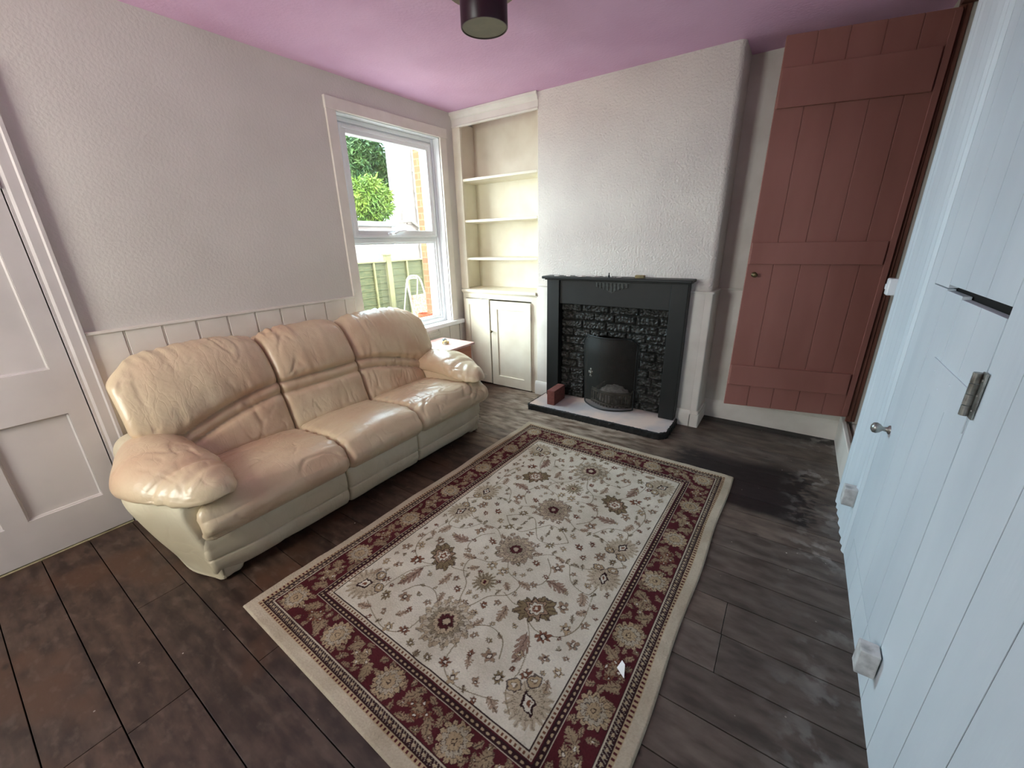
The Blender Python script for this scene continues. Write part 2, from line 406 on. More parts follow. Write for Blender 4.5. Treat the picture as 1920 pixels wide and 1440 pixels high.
# leaf : frame + recessed panels
DY0, DY1 = -3.465, -2.74
st = .07
pans = [(-3.395, -3.13, .205, .650), (-3.06, -2.809, .205, .650), (-3.395, -3.13, .862, 1.86), (-3.06, -2.809, .862, 1.86)]
wall_holes(bm, 'x', -.035, .004, DY0, DY1, .012, 1.975, pans)
for a, b, c, d in pans:
    box(bm, -.03, -.014, a, b, c, d)
    # bevelled mouldings round each panel
    poly_extrude(bm, [(-.014, c), (.004, c), (-.014, c + .014)], a, b, 'y') if False else None
    for (p0, p1) in (((a, c), (b, c)), ((a, d), (b, d))):
        tube(bm, [(-.012, p0[0], p0[1]), (-.012, p1[0], p1[1])], .008, 6)
    for yy in (a, b): tube(bm, [(-.012, yy, c), (-.012, yy, d)], .008, 6)
obj('door_leaf', bm, DPAINT, D1)
bm = NB(); tube(bm, [(.012, -2.742, 1.60), (.012, -2.742, 1.69)], .006, 8); box(bm, .004, .008, -2.765, -2.742, 1.60, 1.69)
obj('hinge', bm, DPAINT, D1)
bm = NB(); box(bm, -.2, .004, DY0, DY1, -.02, .006); obj('trim_5', bm, mat('pale_threshold', (196, 186, 150), .6, (150, 140, 110), 8), kind='structure')
bm = NB(); box(bm, -.26, -.2, -3.6, -2.6, 0, 2.1); obj('wall_left', bm, WALL, kind='structure')

# ================================================================== WINDOW
W1 = thing('window_1', (0, -.665, .62), None, None, kind='structure')
bm = NB()
box(bm, 0, .018, -1.222, -1.152, .645, 2.20, .002); box(bm, 0, .018, -.178, -.105, .645, 2.20, .002)
box(bm, 0, .022, -1.225, -.10, 2.19, 2.262, .002)
obj('architrave', bm, WPAINT, W1)
bm = NB(); box(bm, -.14, .045, -1.25, -.04, .605, .643, .005); obj('sill', bm, PVC, W1)
bm = NB(); rx0 = -.24
box(bm, rx0, .0, WY0 - .001, WY0 + .006, .643, WZ1); box(bm, rx0, .0, WY1 - .006, WY1 + .001, .643, WZ1); box(bm, rx0, .0, WY0, WY1, WZ1 - .006, WZ1 + .001)
obj('reveal', bm, PVC, W1)
def frame(bm, x0, x1, y0, y1, z0, z1, t, b=.004, tb=None):
    tb = tb or t
    box(bm, x0, x1, y0, y0 + t, z0, z1, b); box(bm, x0, x1, y1 - t, y1, z0, z1, b)
    box(bm, x0, x1, y0 + t, y1 - t, z0, z0 + tb, b); box(bm, x0, x1, y0 + t, y1 - t, z1 - t, z1, b)
FY0, FY1 = WY0 + .006, WY1 - .006
bm = NB(); frame(bm, -.135, -.075, FY0, FY1, .643, WZ1 - .006, .052)
frame(bm, -.12, -.062, FY0, FY1, .643, WZ1 - .006, .03)
box(bm, -.135, -.075, FY0 + .05, FY1 - .05, 1.365, 1.415, .004)
obj('outer_frame', bm, PVC, W1)
bm = NB(); frame(bm, -.12, -.058, FY0 + .045, FY1 - .045, 1.405, WZ1 - .05, .052); frame(bm, -.10, -.052, FY0 + .045, FY1 - .045, 1.405, WZ1 - .05, .022, .003)
obj('sash', bm, PVC, W1)
bm = NB(); frame(bm, -.115, -.085, FY0 + .05, FY1 - .05, .69, 1.368, .016, .003); obj('glazing_bead', bm, PVC, W1)
GL = bpy.data.materials.new('window_glass'); GL.use_nodes = True
nt = GL.node_tree; nt.nodes.clear()
o_ = nt.nodes.new('ShaderNodeOutputMaterial'); tr = nt.nodes.new('ShaderNodeBsdfTransparent'); gs = nt.nodes.new('ShaderNodeBsdfGlossy'); gs.inputs['Roughness'].default_value = .02
mx = nt.nodes.new('ShaderNodeMixShader')
mx.inputs[0].default_value = .05; nt.links.new(tr.outputs[0], mx.inputs[1]); nt.links.new(gs.outputs[0], mx.inputs[2]); nt.links.new(mx.outputs[0], o_.inputs[0])
for z0, z1 in ((.70, 1.365), (1.45, 2.09)):
    bm = NB(); box(bm, -.102, -.098, FY0 + .05, FY1 - .05, z0, z1); obj('pane', bm, GL, W1)
bm = NB(); box(bm, -.06, -.045, -.78, -.70, 1.418, 1.442, .004)
tube(bm, [(-.04, -.75, 1.43), (-.022, -.745, 1.432), (-.018, -.70, 1.45), (-.018, -.62, 1.455)], [.008, .009, .008, .006], 8)
obj('handle', bm, PVC, W1, smooth=40)
# air vent below the sill
V = thing('air_vent', (.012, -.47, .5), 'small white louvred vent on the panelling under the window sill', 'vent')
bm = NB(); box(bm, .012, .02, -.62, -.36, .50, .58, .002)
for i in range(5): box(bm, .02, .026, -.61, -.37, .508 + i * .014, .514 + i * .014, .001)
obj('grille', bm, WPAINT, V)

# ================================================================== ALCOVE SHELVES AND CUPBOARD
S = thing('alcove_shelves', (.433, .13, .93), 'cream built-in open shelves filling the alcove between window wall and chimney breast', 'shelves')
bm = NB(); box(bm, 0, .085, -.004, .016, .93, 2.30, .002); obj('stile', bm, CREAM, S)
bm = NB(); box(bm, .001, .012, .016, AE - .01, .93, 2.34); obj('side_panel', bm, CREAM, S)
bm = NB(); box(bm, CA - .008, CA - .001, .006, AE - .01, .93, 2.34); obj('side_panel', bm, CREAM, S)
bm = NB(); box(bm, .001, CA - .001, AE - .012, AE - .002, .93, 2.39); obj('back_panel', bm, CREAM, S)
for z in (1.885, 1.545, 1.217):
    bm = NB(); box(bm, .012, CA - .008, .004, AE - .012, z - .022, z, .004); obj('shelf', bm, CREAM, S)
bm = NB()
prof = [(.016, 2.285), (-.006, 2.285), (-.012, 2.295), (-.006, 2.303), (-.006, 2.345), (-.014, 2.352), (-.02, 2.37), (-.034, 2.382), (-.036, 2.398), (.016, 2.398)]
poly_extrude(bm, prof, 0.001, CA + .004, 'x'); obj('cornice', bm, WPAINT, S)
K = thing('cupboard', (.433, .12, 0), 'low cream cupboard with two panelled doors built in under the alcove shelves', 'cupboard')
bm = NB(); box(bm, 0.014, CA - .01, -.028, AE - .002, .902, .929, .005); obj('countertop', bm, CREAM, K)
bm = NB(); box(bm, .014, .05, -.005, .015, 0, .902); box(bm, .80, CA - .002, -.005, .015, 0, .902); box(bm, .05, .80, -.005, .015, .845, .902)
box(bm, 0.014, CA - .01, AE - .014, AE - .004, 0, .9); box(bm, .05, .80, .02, AE - .014, .04, .05)
poly_extrude(bm, [(-.005, .885), (-.018, .902), (-.005, .902)], .014, CA - .002, 'x')
obj('carcass', bm, CREAM, K)
def shaker(bm, x0, x1, z0, z1, y, t=.022, s=.055):
    wall_holes(bm, 'y', y, y + t, x0, x1, z0, z1, [(x0 + s, x1 - s, z0 + s + .02, z1 - s)])
    box(bm, x0 + s, x1 - s, y + t * .45, y + t * .8, z0 + s + .02, z1 - s)
    for a, b in (((x0 + s, z0 + s + .02), (x1 - s, z0 + s + .02)), ((x0 + s, z1 - s), (x1 - s, z1 - s)), ((x0 + s, z0 + s + .02), (x0 + s, z1 - s)), ((x1 - s, z0 + s + .02), (x1 - s, z1 - s))):
        tube(bm, [(a[0], y + t * .45, a[1]), (b[0], y + t * .45, b[1])], .004, 6)
bm = NB(); shaker(bm, .05, .348, .02, .842, -.036); d = obj('door', bm, CREAM, K)
bm = NB(); shaker(bm, .356, .80, .012, .832, -.026, s=.075); d = obj('door', bm, CREAM, K)
bm = NB(); lathe(bm, [(.004, 0), (.004, .012), (.011, .018), (.013, .026), (.009, .032), (.002, .034)], (.374, -.026, .545), (0, -1, 0), 16); obj('knob', bm, BRASS, d, smooth=50)
for z in (.20, .68):
    bm = NB(); tube(bm, [(.802, -.03, z), (.802, -.03, z + .05)], .005, 8); obj('hinge', bm, WPAINT, d)

# ================================================================== FIREPLACE
F = thing('fireplace_surround', (1.55, -.06, .05), 'black painted wooden fire surround with fluted emblem against the chimney breast', 'fireplace')
for x0, x1 in ((1.013, 1.125), (1.992, 2.104)):
    bm = NB(); box(bm, x0, x1, -.105, -.013, .0515, 1.055, .004); obj('pilaster', bm, BLACKP, F)
bm = NB(); box(bm, 1.125, 1.992, -.09, -.013, .865, 1.055, .003); obj('frieze', bm, BLACKP, F)
bm = NB(); box(bm, .985, 2.13, -.145, -.002, 1.062, 1.082, .005); box(bm, 1.0, 2.117, -.12, -.002, 1.052, 1.064, .003); obj('mantel_shelf', bm, BLACKP, F)
bm = NB()
for i in range(9):
    x = 1.445 + i * .029; h = .018 + (.05 - .018) * (1 - abs(i - 4) / 4) ; 
    box(bm, x - .007, x + .007, -.098, -.088, 1.038 - h - .012, 1.04, .003)
poly_extrude(bm, [(1.425, 1.045), (1.697, 1.045), (1.561, .965)], -.092, -.0885, 'y')
obj('emblem', bm, mat('rib_highlight_paint', (58, 62, 60), .45, (30, 34, 33), 60), F)  # lighter grey puts the highlights on the ribs into the colour
# rock-faced brick infill as a heightfield
bm = NB(); x0, x1, z0, z1 = 1.125, 1.992, .0515, .866
NX, NZ = 180, 168; course = .068
def infill_h(x, z):
    r = int((z - z0) / course); fz = (z - z0) / course - r
    rnd = random.Random(r * 7 + 3); off = rnd.random() * .2; 
    xx = (x - x0 + off); L_ = [.15, .2, .17, .23][r % 4]; c = int(xx / L_); fx = xx / L_ - c
    d = min(min(fx, 1 - fx) * L_, min(fz, 1 - fz) * course)
    m = sstep(.002, .010, d)
    n = abs(noise.noise(Vector((x * 28, z * 34, r * 3.1)))) * .018 + noise.noise(Vector((x * 75, z * 80, 1))) * .008
    return m * (.014 + n + .006 * math.sin(c * 5 + r * 3))
G = {}
for i in range(NX + 1):
    for j in range(NZ + 1):
        x = x0 + (x1 - x0) * i / NX; z = z0 + (z1 - z0) * j / NZ
        G[i, j] = bm.verts.new((x, -.022 - infill_h(x, z), z))
def in_open(x, z):
    return abs(x - 1.56) < .228 and z < .58 + .05 * (1 - ((x - 1.56) / .228) ** 2)
for i in range(NX):
    for j in range(NZ):
        x = x0 + (x1 - x0) * (i + .5) / NX; z = z0 + (z1 - z0) * (j + .5) / NZ
        if not in_open(x, z): bm.faces.new((G[i, j], G[i + 1, j], G[i + 1, j + 1], G[i, j + 1]))
for v in [v for v in bm.verts if not v.link_faces]: bm.verts.remove(v)
be = [e for e in bm.edges if len(e.link_faces) == 1]
r = bmesh.ops.extrude_edge_only(bm, edges=be)
for v in r['geom']:
    if isinstance(v, bmesh.types.BMVert): v.co.y = -.001
obj('brick_infill', bm, BLACKB, F, smooth=60)
# hearth slab
bm = NB()
hp = [(.985, -.013), (.985, -.36), (.997, -.372), (2.075, -.372), (2.118, -.325), (2.118, -.013)]
poly_extrude(bm, hp, 0.001, .05)
bmesh.ops.bevel(bm, geom=[e for e in bm.edges if all(v.co.z > .04 for v in e.verts)], offset=.005, segments=2, affect='EDGES')
HT = obj('hearth', bm, HEARTH, None, origin=(1.55, -.19, 0))
tag(HT, 'grey stone hearth slab with black front edge on the floorboards before the fireplace', 'hearth')
bm = NB()
# rough black band along the front edge
pts = [(.985, -.05), (.985, -.36), (.997, -.372), (2.075, -.372), (2.118, -.325), (2.118, -.05)]
dense = []
for a, b in zip(pts, pts[1:]):
    n = max(2, int(math.dist(a, b) / .008))
    for k in range(n): dense.append((a[0] + (b[0] - a[0]) * k / n, a[1] + (b[1] - a[1]) * k / n))
dense.append(pts[-1]); rows = []
for zz in (.0015, .014, .026, .038, .047, .0515):
    row = []
    for i, (x, y) in enumerate(dense):
        a = dense[max(i - 1, 0)]; b = dense[min(i + 1, len(dense) - 1)]
        t = Vector((b[0] - a[0], b[1] - a[1], 0)).normalized(); nn = Vector((t.y, -t.x, 0))
        if nn.y > 0 and abs(nn.x) < .5: nn = -nn
        if abs(nn.x) > .9: nn = Vector((math.copysign(1, x - 1.5), 0, 0))
        if .2 < abs(nn.x) < .9: nn = Vector((math.copysign(abs(nn.x), x - 1.5), -abs(nn.y), 0))
        d_ = .004 + .012 * abs(noise.noise(Vector((x * 60, y * 60, zz * 90)))) if zz < .05 else -.004 - .012 * abs(noise.noise(Vector((x * 40, y * 40, 3))))
        row.append(bm.verts.new(Vector((x, y, zz)) + nn * d_))
    rows.append(row)
for A, B in zip(rows, rows[1:]):
    for i in range(len(A) - 1): bm.faces.new((A[i], A[i + 1], B[i + 1], B[i]))
e_ = obj('edge_band', bm, mat('black_rough_edge', (12, 12, 11), .7, (24, 23, 21), 60, bump=.6, bscale=150), None, smooth=50); 
e_.data.transform(Matrix.Translation((-1.55, .19, 0))); e_.parent = HT; e_['label'] = 'rough black painted edge'

# spark guard
SG = thing('spark_guard', (1.56, -.18, .05), 'black wire mesh spark guard with small emblem standing before the grate', 'fire screen')
MESHM = alpha_mat('fine_black_mesh', (46, 44, 40), .48, .6)
def sg(t, z):   # t 0..1 across, z height
    x = 1.345 + .44 * t - .02 * (z < .1) * 0
    bow = .115 * math.sin(PI * t) ** .8
    top = sstep(.50, .66, z) * .025
    return Vector((x + (.03 if t < .5 else 0) * (1 - z / .66) * (1 - t), -.075 - bow + top, z))
bm = NB(); nx, nz = 28, 30; g = {}
def ztop(t): return .635 - .06 * (max(0, abs(t - .5) * 2 - .72) / .28) ** 2.5
for i in range(nx + 1):
    for j in range(nz + 1): g[i, j] = bm.verts.new(sg(i / nx, .054 + (ztop(i / nx) - .054) * j / nz))
for i in range(nx):
    for j in range(nz): bm.faces.new((g[i, j], g[i + 1, j], g[i + 1, j + 1], g[i, j + 1]))
obj('mesh_panel', bm, MESHM, SG, smooth=True)
bm = NB()
loop = [sg(i / nx, .056) for i in range(nx + 1)] + [sg(1, .054 + (ztop(1) - .054) * j / 12) for j in range(1, 13)] + [sg(1 - i / nx, ztop(1 - i / nx)) for i in range(1, nx + 1)] + [sg(0, .054 + (ztop(0) - .054) * (1 - j / 12)) for j in range(1, 12)]
tube(bm, loop, .0055, 8, closed=True); obj('frame', bm, BLACKP, SG, smooth=True)
bm = NB(); c = sg(.22, .34) + Vector((0, -.006, 0))
for dx, dz, rr in ((0, .03, .009), (-.013, .008, .009), (.013, .008, .009), (0, -.002, .011), (0, .014, .008), (-.005, -.022, .006), (.006, -.024, .006)):
    r_ = bmesh.ops.create_uvsphere(bm, u_segments=10, v_segments=8, radius=rr)
    bmesh.ops.scale(bm, vec=(.8, .4, 1.3), verts=r_['verts']); bmesh.ops.translate(bm, vec=c + Vector((dx, 0, dz)), verts=r_['verts'])
obj('emblem', bm, METAL, SG, smooth=True)
# grate and ash
GR = thing('fire_grate', (1.59, -.04, .05), 'old iron fire grate basket with ribbed curved front behind the spark guard', 'grate')
GMAT = mat('rusty_iron', (92, 80, 66), .7, (60, 50, 42), 20, bump=.4, bscale=50)
def gp(t, z): return Vector((1.42 + .33 * t, -.045 - .07 * math.sin(PI * t), z))
bm = NB(); 
for z in (.075, .165): tube(bm, [gp(i / 16, z) for i in range(17)], .008, 8)
tube(bm, [gp(i / 16, .18) for i in range(17)], .005, 8)
obj('rail', bm, GMAT, GR, smooth=True)
bm = NB()
for i in range(13): tube(bm, [gp(i / 12, .055), gp(i / 12, .165)], .0055, 6)
obj('bars', bm, GMAT, GR, smooth=True)
bm = NB(); box(bm, 1.43, 1.74, -.05, .2, .052, .07); 
for xx in (1.43, 1.73): box(bm, xx, xx + .012, -.05, .2, .052, .16)
obj('base', bm, GMAT, GR)
bm = NB()
r_ = bmesh.ops.create_icosphere(bm, subdivisions=4, radius=1)
for v in r_['verts']:
    n = v.co.normalized(); v.co = Vector((1.59 + n.x * .14, .02 + n.y * .10, .10 + max(n.z, -.3) * .10)) + n * .02 * noise.noise(n * 6)
AS = obj('ash_heap', bm, mat('grey_ash', (150, 140, 132), .95, (70, 62, 56), 14, bump=.8, bscale=40), None, smooth=True, origin=(1.59, .02, .07))
tag(AS, 'heap of pale grey ash and clinker lying in the iron grate', 'ash')
# brick on the hearth
bm = NB(); box(bm, -.034, .034, -.10, .10, 0, .125, .004)
for v in bm.verts: v.co += Vector((noise.noise(v.co * 40), noise.noise(v.co * 37 + Vector((9, 1, 2))), 0)) * .002
BR = obj('brick', bm, BRICKR); BR.location = (1.165, -.205, .0505); BR.rotation_euler = (0, 0, .02)
tag(BR, 'loose red brick standing on edge at the left end of the hearth', 'brick')
# bits on the mantel shelf
bm = NB(); rnd = random.Random(5)
for i in range(26):
    x = 1.08 + rnd.random() * .55; y = -.12 + rnd.random() * .09; s = .006 + rnd.random() * .022
    a = rnd.random() * 3
    pts = [(x + math.cos(a + k * 1.05) * s * rnd.uniform(.6, 1.2), y + math.sin(a + k * 1.05) * s * .5 * rnd.uniform(.6, 1.2)) for k in range(6)]
    poly_extrude(bm, pts, 1.0825, 1.0835 + rnd.random() * .006)
tag(obj('plaster_flakes', bm, mat('white_flakes', (225, 218, 212), .9, (200, 190, 185), 40)), 'scatter of white plaster and paper flakes on the mantel shelf', 'debris', kind='stuff')
bm = NB(); box(bm, 1.735, 1.80, -.11, -.07, 1.0825, 1.103, .003)
tag(obj('small_box', bm, mat('gold_card', (140, 122, 78), .5, (110, 95, 60), 30), origin=(1.77, -.09, 1.0825)) , 'small gold coloured box lying on the right part of the mantel shelf', 'box')
bm = NB(); lathe(bm, [(.008, 0), (.008, .012), (.004, .016), (.004, .03), (.002, .034)], (1.538, -.10, 1.0825), n=12)
tag(obj('peg', bm, BLACKP, smooth=40, origin=(1.538, -.10, 1.0825)), 'tiny dark peg standing upright near the middle of the mantel shelf', 'peg')

# ================================================================== RIGHT SIDE: stair doorway and matchboard partition
bm = NB()
# partition: reeded post then boards
gr = [-.46, -.50, -.56, -.585, -.655, -.70, -.76, -.80, -.88, -.93]
prof = [(3.10, -.515), (WP + .004, -.515), (WP, -.522)]
for yy in (-.58, -.64, -.70, -.79, -.87, -.95, -1.01):
    prof += [(WP, yy + .02), (WP + .010, yy + .010), (WP + .010, yy - .002), (WP - .009, yy - .010), (WP - .008, yy - .02)]
prof += [(WP, -1.045), (3.10, -1.045)]
poly_extrude(bm, prof, 0, H)
DOOR_Y0, DOOR_Y1, DOOR_Z0, DOOR_Z1 = -1.775, -1.137, .15, 1.187
gb = [-1.137, -1.30, -1.455, -1.615, -1.775]; yy = -1.93
while yy > YR: gb.append(yy); yy -= .152
gb.append(YR)
cur = -1.049
for b in gb:
    segs = [(0, H)]
    if b < DOOR_Y1 - .001 and b > DOOR_Y0 - .01: segs = [(0, DOOR_Z0 - .003), (DOOR_Z1 + (.003 if b > -1.31 else .013), H)]
    for s in segs: box(bm, WP, WP + .02, b + .0018, cur - .0018 if cur != -1.049 else cur, s[0], s[1], .0006)
    cur = b
obj('wall_right', bm, PANEL, kind='structure')
bm = NB(); box(bm, WP + .0014, WP + .018, YR, -1.047, 0, DOOR_Z0 - .02); box(bm, WP + .0014, WP + .018, YR, DOOR_Y0 - .006, 0, H); box(bm, WP + .0014, WP + .018, YR, -1.047, DOOR_Z1 + .018, H); box(bm, WP + .012, WP + .05, YR, -1.045, 0, DOOR_Z0); box(bm, WP + .012, WP + .05, YR, DOOR_Y0 - .005, DOOR_Z0, H); box(bm, WP + .012, WP + .05, DOOR_Y1 + .005, -1.045, DOOR_Z0, H)
box(bm, WP + .012, WP + .05, DOOR_Y0 - .005, DOOR_Y1 + .005, DOOR_Z1 + .022, H)
obj('wall_right', bm, mat('grey_groove_filler', (84, 86, 88), .9, (60, 60, 62), 20), kind='structure')  # dark grey filler nearly flush with the boards, darkens the grooves
bm = NB(); box(bm, WP + .0215, WP + .030, DOOR_Y0, DOOR_Y1, DOOR_Z0, DOOR_Z1 + .035); obj('wall_right', bm, DARKGAP, kind='structure')  # black sheet painted as the dark of the void behind the slot
CD = thing('plank_door', (WP, -1.45, .15), 'low white planked understair door with steel hinge and round knob in the boarded wall', 'door')
bm = NB(); cur = DOOR_Y1
for b in (-1.30, -1.455, -1.615, -1.775):
    top = DOOR_Z1 - (.0 if b > -1.32 else .004 + .008 * (b < -1.5))
    box(bm, WP - .001, WP + .018, b + .0016, cur - .0016, DOOR_Z0 + .003, top, .0006); cur = b
box(bm, WP + .003, WP + .016, DOOR_Y0 + .004, DOOR_Y1 - .004, DOOR_Z0 + .005, DOOR_Z1 - .02)
obj('planks', bm, PANEL, CD)
bm = NB(); box(bm, WP - .0045, WP - .001, -1.772, -1.40, .905, 1.0, .001)
for (yy, zz) in ((-1.45, .97), (-1.52, .935), (-1.60, .97)): lathe(bm, [(.004, 0), (.003, .002)], (WP - .0045, yy, zz), (-1, 0, 0), 10)
obj('hinge_strap', bm, PANEL, CD)
HG = NB()
for k in range(4): tube(HG, [(WP - .012, -1.775, .952 + k * .026), (WP - .012, -1.775, .976 + k * .026)], .0085, 12)
box(HG, WP - .006, WP - .002, -1.80, -1.775, .95, 1.058, .001)
for k in range(3): lathe(HG, [(.004, 0), (.003, .0015)], (WP - .006, -1.789, .968 + k * .036), (-1, 0, 0), 10)
obj('hinge', HG, METAL, CD, smooth=40)
bm = NB(); lathe(bm, [(.017, 0), (.016, .004), (.009, .008), (.008, .02), (.016, .028), (.0205, .038), (.0185, .048), (.009, .054), (.001, .055)], (WP - .001, -1.16, .66), (-1, 0, 0), 20)
obj('knob', bm, METAL, CD, smooth=60, label='dull steel round knob')
def wood_block(y, z, lab, h=.085):
    bm = NB(); box(bm, WP - .05, WP - .004, y - .025, y + .025, z - h / 2, z + h / 2, .003)
    for v in bm.verts: v.co += Vector((0, noise.noise(v.co * 30), noise.noise(v.co * 33))) * .0012
    tag(obj('wooden_block', bm, mat('scuffed_white_wood', (205, 205, 203), .7, (160, 160, 158), 30, bump=.4, bscale=60), origin=(WP - .004, y, z)), lab, 'block', 'painted wooden blocks fixed low on the boarded wall')
wood_block(-.97, .255, 'pale painted wooden block low on the boarded wall nearer the doorway')
wood_block(-1.80, .185, 'scuffed white wooden block low on the boarded wall below the steel hinge')
# stair doorway
bm = NB()
box(bm, W - .02, W + .014, -.515, AE - .03, 0, .195, .004); box(bm, W - .026, W - .004, -.515, AE - .03, .195, .212, .004)
obj('trim_6', bm, WPAINT, kind='structure')
bm = NB(); box(bm, W - .006, W + .036, .095, .135, .212, 2.38, .003); box(bm, W - .012, W + .015, .083, .10, .212, 2.34, .003); box(bm, W - .006, W + .07, -.515, .095, 2.345, 2.40, .003)
obj('trim_7', bm, BROWN, kind='structure')
bm = NB(); box(bm, W - .006, W + .1, .135, AE, 0, H); box(bm, W + .03, 4.1, .105, .22, 0, H)
obj('wall_stair', bm, mat('grey_stair_paint', (205, 200, 190), .8, (190, 184, 174), 3, bump=.3), kind='structure')
bm = NB(); box(bm, 4.0, 4.1, YR, .2, 0, H); obj('wall_stair', bm, WALL, kind='structure')
bm = NB(); box(bm, W + .03, W + .055, -.515, .1, 0, .20, .003); box(bm, W + .055, 3.5, .06, .1, 0, .23, .003); box(bm, W + .2, 4.0, -.45, .1, 0, .20); box(bm, W + .45, 4.0, -.45, .1, .2, .4); obj('stair_step', bm, WPAINT, kind='structure')
# terracotta plank door, open against the alcove
th = -.225
PD = thing('door_2', (3.100, .070, .25), 'terracotta pink ledged plank door standing open across the alcove', 'door', kind=None)
ORG[PD.name] = Matrix.Identity(4)
PD.rotation_euler = (0, -.008, PI - th * 1.0)
# local frame: +x from hinge to free edge, y thickness, z up
DW, DH = .70, 2.078
bm = NB(); x = 0; ws = [.135, .14, .145, .14, .14]
for wd in ws: box(bm, x + .0015, x + wd - .0015, -.010, .010, 0, DH, .002); x += wd
box(bm, .002, .698, -.006, .006, .002, DH - .002)
obj('planks', bm, PINK, PD)
bm = NB(); box(bm, .0, .028, .010, .016, .01, DH - .01, .002); obj('edge_strip', bm, PINK, PD)
for z, h in ((1.745, .185), (.93, .125), (.15, .135)):
    bm = NB(); box(bm, .04, .695, .010, .030, z, z + h, .003); obj('ledge', bm, PINK, PD)
bm = NB(); lathe(bm, [(.016, 0), (.015, .004), (.006, .008), (.006, .022), (.013, .03), (.014, .038), (.008, .044), (.001, .045)], (.655, .010, .868), (0, 1, 0), 20)
obj('knob', bm, BRASS, PD, smooth=60, label='small dark brass knob')
# light switch
LS = thing('light_switch', (3.07, -.485, 1.11), 'white box light switch at the edge of the boarded wall by the stair doorway', 'light switch')
bm = NB(); box(bm, 3.046, 3.094, -.512, -.455, 1.075, 1.15, .006); obj('switch_box', bm, PVC, LS)
bm = NB(); box(bm, 3.041, 3.048, -.498, -.47, 1.10, 1.125, .003); obj('rocker', bm, PVC, LS)

# ================================================================== CEILING LAMP
CL = thing('ceiling_spotlight', (1.40, -1.34, 2.4), 'dark plum cylinder spotlight on a round ceiling plate', 'ceiling light')
cx, cy = 1.40, -1.34
bm = NB(); lathe(bm, [(.165, 2.399), (.165, 2.388), (.155, 2.380), (.02, 2.378)], (cx - .045, cy + .05, 0), n=48); obj('ceiling_plate', bm, PLATEM, CL, smooth=40)
bm = NB(); lathe(bm, [(.094, 2.378), (.101, 2.370), (.101, 2.222), (.099, 2.219), (.095, 2.219), (.094, 2.232), (.02, 2.234)], (cx, cy, 0), n=48); obj('shade', bm, PLUM, CL, smooth=40)
bm = NB(); lathe(bm, [(.094, 2.222), (.094, 2.230), (.01, 2.230)], (cx, cy, 0), n=48); obj('diffuser', bm, LENS, CL)

# ================================================================== SIDE TABLE
T = thing('side_table', (.2, -.55, 0), 'small beech side table with pinkish top between sofa arm and cupboard', 'side table')
TZ = .535; tx0, tx1, ty0, ty1 = .09, .475, -.772, -.42
bm = NB(); box(bm, tx0, tx1, ty0, ty1, TZ - .018, TZ, .003); obj('tabletop', bm, TABLEW, T)
for a, b in ((ty0 + .02, ty0 + .035), (ty1 - .035, ty1 - .02)):
    bm = NB(); box(bm, tx0 + .02, tx1 - .03, a, b, 0, TZ - .018, .001); obj('side_panel', bm, TABLES, T)
bm = NB(); box(bm, tx0 + .03, tx1 - .045, ty0 + .035, ty1 - .035, .15, .165); obj('shelf', bm, TABLES, T)
bm = NB(); box(bm, tx1 - .045, tx1 - .03, ty0 + .035, ty1 - .035, TZ - .13, TZ - .018, .001); obj('apron', bm, TABLES, T)
def crumple(name, c, s, m, seed, lab, cat, grp=None):
    bm = NB(); r_ = bmesh.ops.create_icosphere(bm, subdivisions=3, radius=1)
    for v in r_['verts']:
        n = v.co.normalized(); k = 1 + .45 * noise.noise(n * 2.2 + Vector((seed, 0, 0))) + .15 * noise.noise(n * 6 + Vector((0, seed, 0)))
        v.co = Vector((n.x * s[0] * k, n.y * s[1] * k, max(0, n.z + .5) * s[2] * k * .8))
    o = obj(name, bm, m); o.location = c
    return tag(o, lab, cat, grp)
crumple('crumpled_wrapper', (.30, -.60, TZ), (.032, .024, .024), mat('yellow_wrapper', (205, 170, 70), .4, (190, 190, 175), 25), 2.2, 'crumpled yellow wrapper lying on the side table', 'wrapper')
crumple('paper_ball', (.275, -.585, TZ + .026), (.018, .02, .014), mat('pale_grey_wrapper', (190, 200, 205), .4, (150, 165, 170), 25), 5.1, 'small pale grey scrap resting on the yellow wrapper', 'wrapper')

# ================================================================== SOFA
SY = -1.79
SO = thing('sofa', (.5, SY, 0), 'worn cream leather three seat recliner sofa against the panelled window wall', 'sofa')
def wrinkle(p, amp=1.0, st=(9, 4, 9), seed=0.0):
    q = Vector((p[0] * st[0] + seed, p[1] * st[1], p[2] * st[2] + seed * .7))
    w_ = Vector((noise.noise(q * .6), noise.noise(q * .6 + Vector((5, 5, 5))), 0)) * .8
    r1 = max(0, 1 - abs(noise.noise(q + w_)) * 7) ** 1.5 * sstep(-.05, .35, noise.noise(q * .5 + Vector((8, 2, 4))))
    r2 = max(0, 1 - abs(noise.noise(q * 1.9 + w_ + Vector((3, 1, 7)))) * 7) ** 1.5 * sstep(0, .3, noise.noise(q * .6 + Vector((1, 9, 4))))
    return (-.0050 * r1 - .0032 * r2 + .0045 * noise.noise(q * .5) + .0016 * noise.noise(q * 1.7)) * amp
